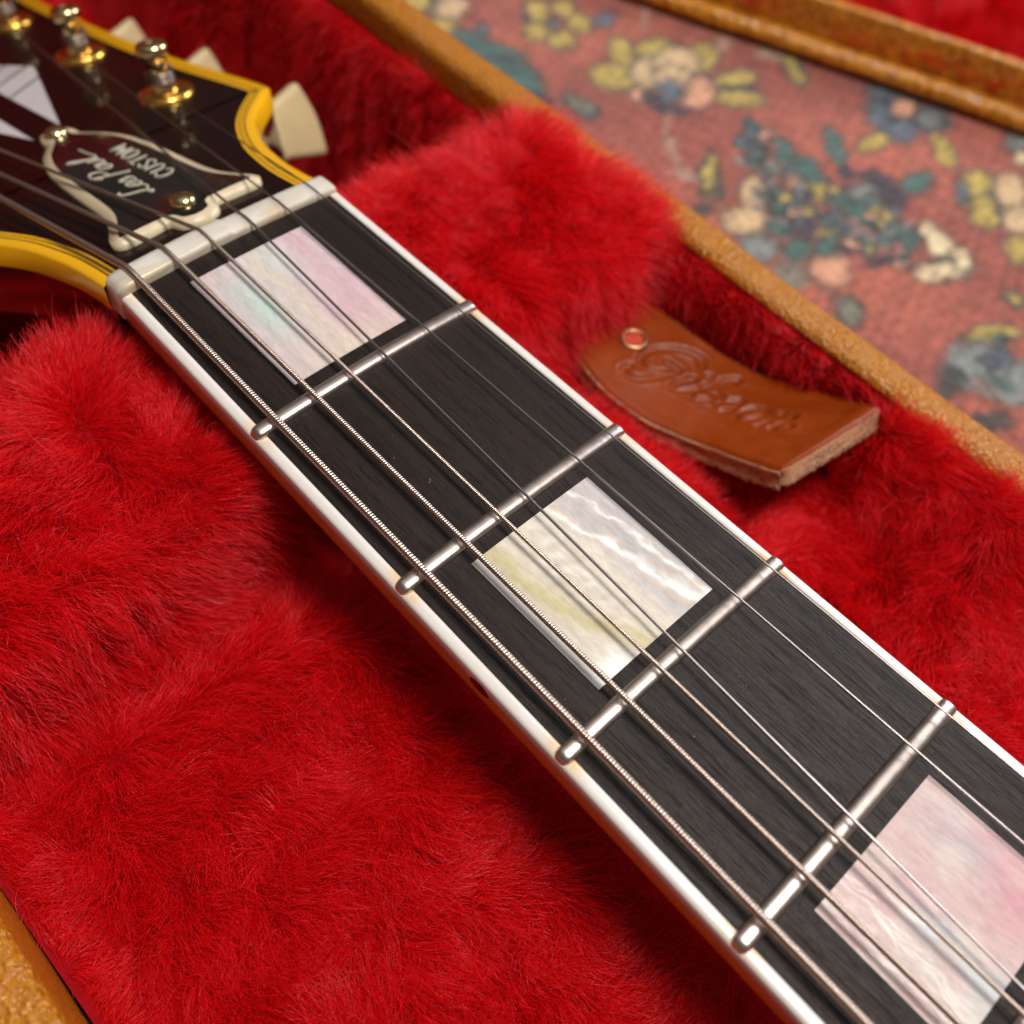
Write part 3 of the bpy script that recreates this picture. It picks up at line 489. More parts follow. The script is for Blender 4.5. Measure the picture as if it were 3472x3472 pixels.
alen = np.concatenate([[0], np.cumsum(np.linalg.norm(np.diff(G[:, 45], axis=0), axis=1))])
A_, B_ = np.meshgrid(alen, W * 25.0, indexing='ij')
fld = stroke_field(strokes, A_, B_, 0.75)
disp = -0.65 * np.exp(-fld ** 2) + 0.16 * np.exp(-((fld - 1.9) / 0.7) ** 2)
disp += 0.16 * vnoise(A_, B_, 14, 61) + 0.05 * vnoise(A_, B_, 4, 62)
edge = np.minimum(np.minimum(B_, 25 - B_), alen[-1] - A_); disp -= 0.5 * (1 - sstep(0, 0.8, edge))
TH = 4.4
topv = G + Nn * disp[..., None]
tab = obj('pull_tab', topv.reshape(-1, 3), grid_faces(NT_, NWt), LEATHER, case); tab['label'] = 'chestnut leather pull tab pressed with a script word'
sharp(tab, 60)
loop = [(a, 0) for a in range(NT_)] + [(NT_ - 1, b_) for b_ in range(1, NWt)] + [(a, NWt - 1) for a in range(NT_ - 2, -1, -1)] + [(0, b_) for b_ in range(NWt - 2, 0, -1)]
rows = 7; V = []
for k in range(rows):
    f = k / (rows - 1)
    for q, (a, b_) in enumerate(loop):
        outd = G[a, b_] - G[a, NWt // 2]; outd = outd / (np.linalg.norm(outd) + 1e-6)
        rg = 0.0 if k == 0 else (0.10 + 0.16 * math.sin(f * 9.0) + 0.10 * random.uniform(-1, 1) + (0.45 * f * random.random() if k >= rows - 2 else 0))
        V.append(topv[a, b_] * (1 - (k > 0)) + (G[a, b_] - Nn[a, b_] * (TH * f) if k > 0 else 0) + outd * rg)
F = grid_faces(rows, len(loop), True)
F.append([(rows - 1) * len(loop) + q for q in range(len(loop))])
obj('cut_edge', V, F, LEDGE, tab)['label'] = 'rough pale cut edge of the leather tab'
ec = np.array([44.8, 58.9, -25.0]); ia = int(np.argmin(np.abs(G[:, 45, 0] - ec[0]))); ib = int(np.argmin(np.abs(G[ia, :, 1] - ec[1])))
ec = G[ia, ib]; en = Nn[ia, ib]
v_, f_ = lathe([(1.75, 0.05), (1.9, 0.45), (2.4, 0.62), (2.85, 0.42), (3.05, 0.0)], ec, en); obj('eyelet', v_, f_, BRASS, tab)
v_, f_ = lathe([(0.01, 0.16), (1.0, 0.14), (1.8, 0.08)], ec, en); obj('eyelet_centre', v_, f_, REDFELT, tab)

# lid lying open beyond the case, turned 23 degrees
LA = math.radians(23.2); LU = np.array([math.cos(LA), math.sin(LA), 0]); LV = np.array([-math.sin(LA), math.cos(LA), 0])
LV0 = 257.6
def ltf(P): P = np.asarray(P, float).reshape(-1, 3); return P[:, :1] * LU + P[:, 1:2] * LV + np.array([0, 0, 1.0]) * P[:, 2:3]
def lid_profile(name, prof, mat, n=80, x0=-160, x1=330, wob=0.3, seed=71, parent=None):
    xs = np.linspace(x0, x1, n); V = []
    for x in xs: V += [(x, y + wob * vnoise(x, 0, 50, seed), z + wob * 0.6 * vnoise(x, 0, 35, seed + 1)) for y, z in prof]
    m_ = len(prof); F = grid_faces(n, m_, True) + [list(range(m_)), [(n - 1) * m_ + q for q in range(m_)][::-1]]
    return sharp(obj(name, ltf(V), F, mat, parent or case), 50)
bead = [(LV0 - 3.0 + 3.7 * math.cos(q), -80.4 + 3.6 * math.sin(q)) for q in np.linspace(0, 2 * np.pi, 20, endpoint=False)]
lid = lid_profile('case_lid', [(LV0 - 2.0, CZ + 0.5), (LV0 + 200, CZ + 0.5), (LV0 + 200, -66), (LV0 + 196, -66), (LV0 + 196, -80), (LV0 + 4, -80), (LV0 + 4, -82), (LV0 - 2.0, -82.5)], TOLEX)
lid['label'] = 'open case lid of tan vinyl lying on the carpet'
lid_profile('lid_bead', bead, TOLEXF, parent=lid)['label'] = 'rounded vinyl bead along the lid edge'
lip = [(LV0 + 0.4, -82), (LV0 + 0.4, -66.6)] + [(LV0 + 2.0 + 1.6 * math.cos(q), -66.2 + 1.6 * math.sin(q)) for q in np.linspace(np.pi, 0, 7)] + [(LV0 + 3.6, -66.6), (LV0 + 3.6, -82)]
lid_profile('lid_lip', lip, TOLEXF, seed=75, parent=lid)['label'] = 'upright inner lip of the lid in coarse tan vinyl'
HL = lambda u, w: -77 + 3.5 * vnoise(u, w, 40, 81) + 3.0 * sstep(0, 10, w - LV0) + 4 * sstep(20, 70, w - LV0)
lidl = surface('lid_lining', HL, -160, 330, LV0 + 3.0, LV0 + 150, 3.0, BACKING, lid, ltf)
def comb_lid(x, y, gx_, gy_):
    a = 1.9 + 0.8 * vnoise(x, y, 50, 91) + 0.4 * vnoise(x, y, 15, 92)
    return np.stack([np.cos(a), -np.sin(a)], -1), np.clip(0.9 + 0.3 * vnoise(x, y, 20, 93), 0.4, 1.3)
fur('lid_pile', HL, (-20, 170, LV0 + 4.5, LV0 + 100), 5.0, 1.5, lambda x, y: 10.5 + 0 * x, comb_lid, lid, tf=ltf, rad=0.085, npt=6, seed=12, cs=6.0)['label'] = 'red plush pile inside the lid'

# ================================================================== GUITAR
S_ = 628.65
fret_x = lambda n: S_ * (1 - 2 ** (-n / 12))
hw = lambda x: 21.5 + 0.01497 * x
crown = lambda y: -y * y / 610.0
guitar = thing('electric_guitar', 'electric guitar with ebony fingerboard, pearl blocks and yellow bound headstock, lying in its red case', 'electric guitar', (60, 0, -24))
XE = 262.0
BW = 1.75
# neck
V = []; xs = np.concatenate([np.linspace(-6, 30, 14), np.linspace(36, XE, 50)])
for x in xs:
    h_ = hw(x) - 0.15
    for q in np.linspace(0, np.pi, 25):
        V.append((x, -h_ * (abs(math.cos(q)) ** 1.2) * math.copysign(1, math.cos(q)), -3.6 - 19.5 * math.sin(q)))
o = obj('neck', V, grid_faces(len(xs), 25) + [list(range(25)), [(len(xs) - 1) * 25 + q for q in range(25)][::-1]], NECK, guitar); sharp(o, 60); o['label'] = 'glossy amber lacquered neck'
# fingerboard
xs = np.linspace(0.35, XE, 90); ys = np.linspace(-1, 1, 25); V = []
for x in xs:
    for q in ys: y = q * (hw(x) - BW); V.append((x, y, crown(y)))
nV = len(V); V += [(x, y, -3.9) for (x, y, z) in V]
F = grid_faces(len(xs), 25); F += [tuple(nV + i for i in f)[::-1] for f in F]
F += [(q, q + 1, nV + q + 1, nV + q) for q in range(24)]
fb = obj('fingerboard', V, F, EBONY, guitar); fb['label'] = 'dark ebony fingerboard with fine open grain'; sharp(fb, 50)
# binding strips
for sgn in (-1, 1):
    xs = np.linspace(0.35, XE, 420); V = []; stn = []
    for x in xs:
        h_ = hw(x); yi = h_ - BW; zt = crown(h_)
        prof = [(yi + 0.002, crown(yi) + 0.02), (yi + 0.6, crown(yi + .6) + 0.03), (h_ - 0.42, zt + 0.02), (h_ - 0.14, zt - 0.12), (h_, zt - 0.42), (h_ + 0.02, -2.4), (h_, -3.75), (yi + 0.002, -3.9)]
        V += [(x, sgn * y, z) for y, z in prof]
        s_ = 0
        for n_ in range(1, 9):
            d = x - fret_x(n_); w_ = 1.0 + 0.9 * abs(math.sin(n_ * 3.1 + sgn)); a_ = 0.55 + 0.45 * abs(math.sin(n_ * 5.3 + sgn * 2))
            s_ += a_ * math.exp(-((abs(d) - 1.6) / w_) ** 2)
        s_ += 0.5 * math.exp(-((x - 0.5) / 2.5) ** 2)
        stn += [min(1, s_ * f) for f in (1.0, 0.9, 0.5, 0.2, 0.05, 0, 0, 0)]
    o = obj('binding', V, grid_faces(len(xs), 8, True) + [list(range(8)), [(len(xs) - 1) * 8 + q for q in range(8)][::-1]], BIND, guitar, attr=dict(stain=stn))
    o['label'] = ('bass' if sgn < 0 else 'treble') + ' side cream binding strip with yellowed marks by the frets'
# side dot below the third block
V, F = lathe([(0.01, 0.06), (0.8, 0.05), (1.05, 0.0), (1.05, -0.6)], (85.6, -hw(85.6) - 0.02, -3.1), (0, -1, 0), 20)
V = [(85.6 + (q[0] - 85.6) * 1.9, q[1], q[2]) for q in V]
obj('side_dot', V, F, DARKDOT, guitar)['label'] = 'dark oval side marker'
# inlays: pearl figure carried as a colour pattern on a fine sheet, with real ripples in its surface
t = NT('mother_of_pearl')
at = t.n('Attribute', attribute_name='pattern'); n0 = t.noise(t.coord((0.3, 1, 1)), 1.4 * K, 4, 0.6, 0.6); n1 = t.noise(t.coord((0.5, 1, 1)), 0.35 * K, 5, 0.6, 1.5)
PEARL = t.set(col=t.mix(0.45, at.outputs['Color'], t.ramp(n0, [(0.3, (0.55, 0.55, 0.55)), (0.7, (1.05, 1.05, 1.05))]), 'MULTIPLY'), rough=0.22, coat=0.5, coatr=0.08, spec=0.6, normal=t.bump(n1, 0.20, 0.5))
def curve_d(u, v, pts):
    q = catmull(pts, 8); d = np.full(u.shape, 9.0); w = np.zeros(u.shape)
    for k, (a, b_) in enumerate(zip(q[:-1], q[1:])):
        ab = b_ - a; tt = np.clip(((u - a[0]) * ab[0] + (v - a[1]) * ab[1]) / (ab @ ab + 1e-9), 0, 1)
        dd = np.hypot(u - a[0] - ab[0] * tt, v - a[1] - ab[1] * tt); w = np.where(dd < d, (k + tt) / len(q), w); d = np.minimum(d, dd)
    return d, w
def blend(c, col, f): return c * (1 - f[..., None]) + np.array(lin(*col)[:3]) * f[..., None]
def wn_(u, v, s, k): return vnoise(u * 25, v * 25, s, k)
def pearl_a(u, v):
    c = np.ones(u.shape + (3,)) * np.array(lin(206, 190, 190)[:3])
    c = blend(c, (208, 176, 184), np.exp(-((v - 0.80 + 0.1 * wn_(u, v, 18, 1)) / 0.2) ** 2) * 0.9)
    c = blend(c, (186, 208, 200), np.exp(-(((u - 0.42) / 0.26) ** 2 + ((v - 0.27 + 0.03 * wn_(u, v, 8, 2)) / 0.13) ** 2)) * 0.9)
    c = blend(c, (200, 212, 206), np.exp(-(((u - 0.15) / 0.2) ** 2 + ((v - 0.62) / 0.14) ** 2)) * 0.7)
    c = blend(c, (218, 210, 190), np.exp(-((v - 0.5 - 0.03 * wn_(u, v, 9, 3)) / 0.06) ** 2) * 0.6)
    c = blend(c, (214, 200, 176), np.exp(-(((u - 0.98) / 0.14) ** 2 + ((v - 0.6) / 0.4) ** 2)) * 0.6)
    return c, 0.02 * wn_(u * .4, v, 7, 4)
def pearl_b(u, v):
    ww = v + 0.018 * wn_(u, v, 5, 5) + 0.008 * wn_(u, v, 2.2, 6); uu = u + 0.02 * wn_(u, v, 6, 7)
    c = np.ones(u.shape + (3,)) * np.array(lin(216, 208, 194)[:3])
    c = blend(c, (196, 188, 188), sstep(0.60, 0.78, ww)); c = blend(c, (196, 188, 186), 1 - sstep(0.05, 0.09, ww))
    d, w = curve_d(uu, ww, [(-.1, .12), (.24, .15), (.55, .21), (.8, .33), (1.1, .50)]); c = blend(c, (196, 186, 138), np.exp(-(d / 0.075) ** 2) * 0.85)
    lump = wn_(u, v, 3.2, 8) * 0.6 + wn_(u, v, 1.6, 9) * 0.4; reg = np.exp(-(((u - .45) / .38) ** 2 + ((v - .42) / .17) ** 2))
    c = blend(c, (236, 234, 222), np.clip(lump * 1.2, 0, 1) * reg * 0.8); c = blend(c, (170, 164, 156), np.clip(-lump * 1.2, 0, 1) * reg * 0.4)
    h = 0.10 * lump * reg
    for pts, a, b_, st in (([(-.05, .60), (.11, .65), (.3, .70), (.46, .765), (.74, .80), (.9, .86), (1.05, .93)], .018, .075, 1.0), ([(-.05, .80), (.08, .845), (.25, .88), (.56, .925), (.8, .95), (1.05, .985)], .014, .022, .75)):
        d, w = curve_d(uu, ww, pts); wid = a + (b_ - a) * w ** 2
        f = np.exp(-(d / wid) ** 2) * (0.55 + 0.45 * np.clip(wn_(u, v, 4, 10) + 0.6 * w + 0.3, 0, 1)); c = blend(c, (250, 250, 246), f * st); c = blend(c, (216, 186, 150), np.exp(-((d - wid * 1.5) / (wid * .5)) ** 2) * 0.30 * st); c = blend(c, (176, 188, 198), np.exp(-((d - wid * 2.3) / (wid * .5)) ** 2) * 0.35 * st)
        h = h + 0.22 * f
    f = np.exp(-(((u - 1.0) / .10) ** 2 + ((v - .15 - .02 * wn_(u, v, 4, 11)) / .12) ** 2)); c = blend(c, (252, 252, 252), np.clip(f * 1.3, 0, 1)); h = h + 0.2 * f
    return c, h
def pearl_c(u, v):
    c = np.ones(u.shape + (3,)) * np.array(lin(206, 180, 178)[:3])
    c = blend(c, (200, 196, 200), np.exp(-(((u - .35) / .3) ** 2 + ((v - .82) / .12) ** 2)) * .7)
    c = blend(c, (212, 140, 160), np.exp(-(((u - .80) / .22) ** 2 + ((v - .86) / .16) ** 2)) * .75)
    c = blend(c, (196, 208, 210), np.exp(-((v - .40 + .05 * u - .02 * wn_(u, v, 8, 12)) / .06) ** 2) * sstep(.15, .5, u) * .9)
    c = blend(c, (198, 206, 200), np.exp(-(((u - .85) / .3) ** 2 + ((v - .2) / .10) ** 2)) * .7)
    c = blend(c, (206, 158, 164), np.clip(wn_(u * .5, v, 7, 13), 0, 1) * .5); c = blend(c, (218, 206, 196), np.clip(wn_(u * .6, v, 6, 14), 0, 1) * .5)
    return c, 0.03 * wn_(u * .4, v, 6, 15)
def inlay(x0, x1, y0a, y1a, y0b, y1b, pat, lab):
    n, m_ = 130, 120
    uu, vv = np.meshgrid(np.linspace(0, 1, n), np.linspace(0, 1, m_), indexing='ij')
    c, h = pat(uu, vv); x = x0 + (x1 - x0) * uu; a = y0a + (y0b - y0a) * uu; b_ = y1a + (y1b - y1a) * uu; y = a + (b_ - a) * vv
    V = np.stack([x, y, crown(y) + 0.04 + 0.0 * h], -1).reshape(-1, 3); top = len(V); V = np.vstack([V, V - np.array([0, 0, 0.6])]); F = grid_faces(n, m_)
    rim = [q for q in range(m_)] + [i_ * m_ + m_ - 1 for i_ in range(1, n)] + [(n - 1) * m_ + q for q in range(m_ - 2, -1, -1)] + [i_ * m_ for i_ in range(n - 2, 0, -1)]
    F += [(rim[k], rim[(k + 1) % len(rim)], top + rim[(k + 1) % len(rim)], top + rim[k]) for k in range(len(rim))]
    o = obj('block_inlay', V, F, PEARL, guitar); o['label'] = lab
    ca_ = o.data.attributes.new('pattern', 'FLOAT_COLOR', 'POINT'); cc_ = np.concatenate([c, np.ones(c.shape[:2] + (1,))], -1).reshape(-1, 4)
    ca_.data.foreach_set('color', np.vstack([cc_, cc_]).astype(np.float32).ravel())
    me = o.data; me.set_sharp_from_angle(angle=math.radians(50)); return o
inlay(4.2, 31.45, -11.45, 10.6, -11.45, 10.6, pearl_a, 'pink and grey pearl block beside the nut')
inlay(71.93, 96.76, -12.1, 11.2, -12.2, 11.2, pearl_b, 'cream rippled pearl block with bright streaks')
inlay(133.3, 154.0, -13.0, 12.0, -13.1, 12.2, pearl_c, 'rose tinted pearl block nearest the camera')
inlay(185.5, 206.0, -13.4, 12.6, -13.5, 12.8, pearl_a, 'pearl block further down the neck')
# frets
for n_ in range(1, 9):
    x = fret_x(n_); h_ = hw(x) - 0.12; Wd, Ht = 1.28, 1.12
    ts = np.concatenate([1 - np.cos(np.linspace(0, np.pi / 2, 9)), [1.0]])  # rounded end
    ye = [-h_ + 1.25 * q for q in ts[:-1]]; ye = ye + list(np.linspace(-h_ + 2, h_ - 1.4, 40)) + [h_ - 1.0 * q for q in ts[:-1]][::-1]
    V = []; m_ = 17
    for y in ye:
        e1 = min(1.0, (y + h_) / 1.25); e2 = min(1.0, (h_ - y) / 1.0); e_ = math.sqrt(max(0.0, 1 - (1 - min(e1, e2)) ** 2)); e_ = max(e_, 0.03)
        bw_ = 0.35 + 0.65 * e_
        for q in np.linspace(0, np.pi, m_):
            V.append((x - Wd * (bw_ if min(e1, e2) < 1 else 1) * math.cos(q) * (abs(math.cos(q)) ** -0.12 if abs(math.cos(q)) > 1e-3 else 1), y, crown(y) - 0.05 + (Ht + 0.05) * e_ * math.sin(q) ** 0.66))
    o = obj('fret', V, grid_faces(len(ye), m_), FRET, guitar); o.data.polygons.foreach_set('use_smooth', np.ones(len(o.data.polygons), bool))
    if n_ < 5: o['label'] = ['polished fret closest to the nut', 'polished fret above the cream pearl block', 'polished fret below the cream pearl block', 'polished fret above the rose pearl block'][n_ - 1]
# nut
V = []; ys = np.linspace(-22.0, 22.0, 70); stn = []
pr = [(-4.7, -5.0), (-4.8, -1.0), (-4.7, 0.2), (-4.3, 0.72), (-3.4, 1.1), (-1.6, 1.34), (-0.3, 1.36), (0.2, 1.15), (0.38, 0.7), (0.40, -3.0), (0.3, -5.0)]
for y in ys:
    e_ = min(1.0, (22.0 - abs(y)) / (2.4 if y < 0 else 0.7)); r_ = math.sqrt(max(0, 1 - (1 - e_) ** 2))
    for a, z in pr:
        zz = (z * 1.0 + (0.35 if y < 0 else -0.1 - 0.0) * (z > 0)) ; zz = zz * (0.25 + 0.75 * r_) if zz > 0 else zz
        V.append((-2.0 + (a + 2.0) * (0.72 + 0.28 * r_), y * 0.985, zz + crown(y) * 1.0))
        stn.append(0.25 * math.exp(-((a - 0.4) / 0.4) ** 2) + 0.45 * math.exp(-((y + 18) / 2.6) ** 2) * (a > -1.0) + 0.5 * math.exp(-(((y - 8.0) / 2.0) ** 2 + ((a + 0.3) / 0.9) ** 2)))
o = obj('nut', V, grid_faces(len(ys), len(pr)) + [list(range(len(pr))), [(len(ys) - 1) * len(pr) + q for q in range(len(pr))][::-1]], BONE, guitar, attr=dict(stain=np.clip(stn, 0, 1))); sharp(o, 50); o['label'] = 'bone nut with brown stains'

# headstock plane
TA = math.radians(17); HO = np.array([-5.0, 0, -2.0]); HS = np.array([-math.cos(TA), 0, -math.sin(TA)]); HN = np.array([-math.sin(TA), 0, math.cos(TA)])
def hp(s, y, h): P = HO + s * HS + h * HN; return (P[0], y, P[2])
half = catmull([(-0.3, 21.9), (5, 22.0), (11, 22.4), (17, 23.4), (23, 24.9), (28.7, 27.3), (33.3, 30.0), (37.5, 33.6), (40.8, 37.2), (42.8, 39.4), (44.3, 40.8)], 7)
side = catmull([(44.3, 40.8), (46.5, 41.0), (55, 40.4), (70, 38.9), (90, 37.6), (120, 37.6), (150, 38.5), (168, 40.5), (172, 41.5)], 6)[1:]
topc = catmull([(172, 41.5), (176, 36), (179, 24), (180.2, 12), (180.6, 0.0)], 6)[1:]
outl = np.vstack([half, side, topc])
def offset(poly, d):
    T = np.gradient(poly, axis=0); T /= np.linalg.norm(T, axis=1)[:, None]; Nv = np.stack([T[:, 1], -T[:, 0]], -1)
    q = poly + Nv * d
    q[:, 1] = np.maximum(q[:, 1], 0.0); q[:, 0] = np.maximum(q[:, 0], -0.3) if d else q[:, 0]
    return q
if offset(outl, 1.0)[10, 1] > outl[10, 1]: sg = -1
else: sg = 1
rings = [0, 2.1, 2.45, 3.05, 3.35, 3.95]
for sgn in (1, -1):
    V = []; mi = []; F = []
    off_ = [offset(outl, sg * d) for d in rings]; n = len(outl)
    lv = [('s', off_[0], -4.4), ('s', off_[0], -0.35)] + [('f', q, 0.0 if k else -0.0) for k, q in enumerate(off_)]
    lv[2] = ('f', offset(outl, sg * 0.35), 0.0)
    for _, q, h_ in lv: V += [hp(a, sgn * b_, h_) for a, b_ in q]
    mats_ = [0, 0, 0, 1, 0, 1, 0]
    for k in range(len(lv) - 1):
        for i_ in range(n - 1):
            F.append((k * n + i_, k * n + i_ + 1, (k + 1) * n + i_ + 1, (k + 1) * n + i_)); mi.append(mats_[k])
    o = obj('headstock_binding', V, F, [YEL, DKPLY], guitar, mi=mi, smooth=True); o['label'] = ('treble' if sgn > 0 else 'bass') + ' half of the yellow multi-ply headstock binding'
q = offset(outl, sg * 3.95); n = len(q); keep = [0]
for i_ in range(1, n):
    if np.hypot(*(q[i_] - q[keep[-1]])) > 0.4: keep.append(i_)
qf = q[keep]; m_ = len(qf); V = [hp(a, b_, -0.02) for a, b_ in qf] + [hp(a, -b_, -0.02) for a, b_ in qf]
F = [(k, k + 1, m_ + k + 1, m_ + k) for k in range(m_ - 1)]
obj('headstock_face', V, F, HFACE, guitar, smooth=False)['label'] = 'glossy dark red headstock face'
V = []; F = []
q = offset(outl, sg * 0.4)
for sgn in (1, -1):
    k = len(V); V += [hp(a, sgn * b_, -4.3) for a, b_ in q] + [hp(a, sgn * b_, -14.5) for a, b_ in q] + [hp(a, 0, -14.5) for a, b_ in q]
    F += [(k + i_, k + i_ + 1, k + n + i_ + 1, k + n + i_) for i_ in range(n - 1)] + [(k + n + i_, k + n + i_ + 1, k + 2 * n + i_ + 1, k + 2 * n + i_) for i_ in range(n - 1)]
obj('headstock_core', V, F, HSIDE, guitar)['label'] = 'dark red wood edge of the headstock'
# pearl pieces on the headstock
def cut(poly, s0, s1):
    def clip(P, c, keep_gt):
        out = []
        for k in range(len(P)):
            a, b_ = P[k - 1], P[k]; fa = (a[0] + a[1] * -0.62 - c) * keep_gt; fb_ = (b_[0] + b_[1] * -0.62 - c) * keep_gt
            if (fa >= 0) != (fb_ >= 0): u = fa / (fa - fb_); out.append((a[0] + (b_[0] - a[0]) * u, a[1] + (b_[1] - a[1]) * u))
            if fb_ >= 0: out.append(b_)
        return out
    return clip(clip(poly, s0, 1), s1, -1)
for sgn in (1, -1):
    tri = [(66.6, 3.5), (104.5, 15.4), (127, 3.0)] if sgn > 0 else [(64.6, 3.4), (104.5, 14.8), (127, 3.0)]
    for s0, s1 in ((50, 88.5), (89.5, 97.0), (98.0, 104), (105, 140)):
        pl = cut(tri, s0, s1)
        if len(pl) < 3: continue
        v_, f_ = poly_slab([(a, sgn * b_) for a, b_ in pl], -0.3, 0.05, hp); o = obj('headstock_inlay', v_, f_, PEARLH, guitar, smooth=False); sharp(o)
# truss rod cover
hb = catmull([(3.5, 0.0), (3.7, 1.6), (5.0, 3.8), (7.4, 4.7)], 6); hc = catmull([(7.6, 4.9), (7.3, 9), (7.1, 12.6), (7.6, 14.2), (8.9, 14.9), (10.6, 14.6), (14, 12.9), (19.7, 11.0), (33, 10.3), (44, 9.4), (51, 7.4), (55.5, 4.6), (57.2, 3.6), (60, 3.5), (62.6, 2.4), (63.4, 0.0)], 6)
tr = np.vstack([hb, hc])
full = np.vstack([tr, [(a, -b_) for a, b_ in tr[::-1][1:-1]]])
def inset(P, d):
    T = np.roll(P, -1, 0) - np.roll(P, 1, 0); T /= np.linalg.norm(T, axis=1)[:, None]; Nv = np.stack([-T[:, 1], T[:, 0]], -1)
    return P + Nv * d
def inset(P, d, raw=inset):
    Q = raw(P, d); D_ = np.sqrt(((Q[:, None] - P[None]) ** 2).sum(-1)).min(1); ok = D_ > abs(d) * 0.93; idx = np.where(ok)[0]; n_ = len(P)
    for k in np.where(~ok)[0]: dd = np.abs(idx - k); dd = np.minimum(dd, n_ - dd); Q[k] = Q[idx[np.argmin(dd)]]
    return Q
ar = 0.5 * np.sum(full[:, 0] * np.roll(full[:, 1], -1) - np.roll(full[:, 0], -1) * full[:, 1]); sg2 = 1 if ar > 0 else -1
n = len(full); V = []; F = []; mi = []
L_ = [(full, 0.0, 0), (full, 1.05, 0), (inset(full, sg2 * 1.75), 1.62, 1), (inset(full, sg2 * 1.95), 1.7, 1)]
cov = thing_part = None
for q, h_, _ in L_[:3]: V += [hp(a, b_, h_) for a, b_ in q]
for k in range(2): F += [(k * n + i_, k * n + (i_ + 1) % n, (k + 1) * n + (i_ + 1) % n, (k + 1) * n + i_) for i_ in range(n)]
mid_in = L_[2][0]
cv = obj('truss_rod_cover', [hp(a, b_, 1.6) for a, b_ in L_[2][0]] + [hp(a, b_, 1.66) for a, b_ in L_[3][0]], [(i_, (i_ + 1) % n, n + (i_ + 1) % n, n + i_) for i_ in range(n)] + [tuple(n + k for k in ((i_, i_ + 1, n - i_ - 1, (n - i_) % n) if i_ else (0, 1, n - 1))) for i_ in range(len(tr) - 2)] + [(n + len(tr) - 2, n + len(tr) - 1, n + len(tr))], BLACKP, guitar)
cv['label'] = 'black bell shaped truss rod cover with engraved lettering'; sharp(cv, 20)
obj('cover_edge', V, F, CREAMP, cv)['label'] = 'bevelled cream edge of the cover'
for s_, hh in ((10.9, 1.6), (59.3, 1.4)):
    v_, f_ = lathe([(2.35, 0.0), (2.35, 0.45), (1.9, 1.1), (1.0, 1.5), (0.01, 1.6)], hp(s_, 0.4 if s_ < 20 else -0.4, hh), HN, 20)
    sc = obj('screw', v_, f_, PALEGOLD, cv)
    c0 = np.array(hp(s_, 0.4 if s_ < 20 else -0.4, hh + 1.35)); parts = []
    for dv in (np.array(HS), np.array([0, 1.0, 0])):
        w_ = np.cross(HN, dv); P8 = [c0 + dv * a * 1.6 + w_ * b_ * 0.22 + HN * (0.06 if c_ else -0.5) + HN * 0.18 for a in (-1, 1) for b_ in (-1, 1) for c_ in (0, 1)]
        parts.append((P8, [(0, 1, 3, 2), (4, 6, 7, 5), (0, 4, 5, 1), (2, 3, 7, 6), (0, 2, 6, 4), (1, 5, 7, 3)]))
    v_, f_ = join(parts)
# lettering, read from the nut end with the tops of the letters to the bass side
def ribbon(pts2, wd, tf):
    q = catmull(pts2, 5) if len(pts2) > 2 else np.array(pts2, float)
    P = np.array([tf(a, b_) for a, b_ in q]); return tube(P, wd, 6)
def letters(tab_, word, x0, y0, sx, sy, wd, h_, gap=0.0, slant=0.0):
    parts = []; cx = x0
    for ch, adv in word:
        for s in tab_.get(ch, []): parts.append(ribbon([(cx + (px + slant * py) * sx, y0 + py * sy) for px, py in s], wd, lambda a, b_: hp(a, -b_, h_)))
        cx += adv * sx
    return parts
CAPS = {'C': [[(0.9, 1.6), (0.5, 2.0), (0.1, 1.5), (0.1, 0.5), (0.5, 0.0), (0.9, 0.4)]], 'U': [[(0.05, 2), (0.05, 0.6), (0.45, 0.0), (0.85, 0.6), (0.85, 2)]],
 'S': [[(0.85, 1.6), (0.45, 2.0), (0.1, 1.5), (0.45, 1.0), (0.85, 0.5), (0.45, 0.0), (0.05, 0.4)]], 'T': [[(0.0, 2), (1.0, 2)], [(0.5, 2), (0.5, 0)]],
 'O': [[(0.5, 2), (0.1, 1.5), (0.1, 0.5), (0.5, 0), (0.9, 0.5), (0.9, 1.5), (0.5, 2)]], 'M': [[(0.05, 0), (0.1, 2)], [(0.1, 2), (0.6, 0.5)], [(0.6, 0.5), (1.1, 2)], [(1.1, 2), (1.15, 0)]]}
SCR2 = dict(SCRIPT); SCR2.update({
 'L': [[(0.9, 1.9), (0.6, 2.2), (0.45, 1.6), (0.4, 0.6), (0.1, 0.1), (0.0, 0.35), (0.4, 0.3), (0.9, 0.0), (1.3, 0.3)]],
 'e': [[(0.0, 0.4), (0.5, 0.55), (0.55, 0.95), (0.25, 0.9), (0.12, 0.3), (0.4, 0.0), (0.8, 0.35)]],
 'P': [[(0.45, 2.0), (0.3, 0.9), (0.15, -0.4)], [(0.1, 1.6), (0.5, 2.1), (1.1, 1.9), (1.1, 1.2), (0.5, 0.95)]],
 'a': [[(0.65, 0.9), (0.25, 0.9), (0.1, 0.3), (0.4, 0.0), (0.65, 0.5), (0.7, 0.9), (0.65, 0.2), (0.95, 0.15)]],
 'u': [[(0.0, 0.9), (0.1, 0.2), (0.4, 0.0), (0.65, 0.5), (0.68, 1.0), (0.66, 0.2), (0.95, 0.15)]],
 'l': [[(0.0, 0.3), (0.4, 1.6), (0.35, 2.1), (0.15, 1.5), (0.15, 0.3), (0.4, 0.0), (0.9, 0.15), (1.9, 0.3)]]})
parts = letters(CAPS, [('C', 1.25), ('U', 1.2), ('S', 1.2), ('T', 1.25), ('O', 1.25), ('M', 1.2)], 22.8, -5.9, 2.62, 1.75, 0.24, 1.66)
v_, f_ = join(parts); obj('cover_lettering', v_, f_, LETTER, cv)['label'] = 'small engraved capitals on the cover'
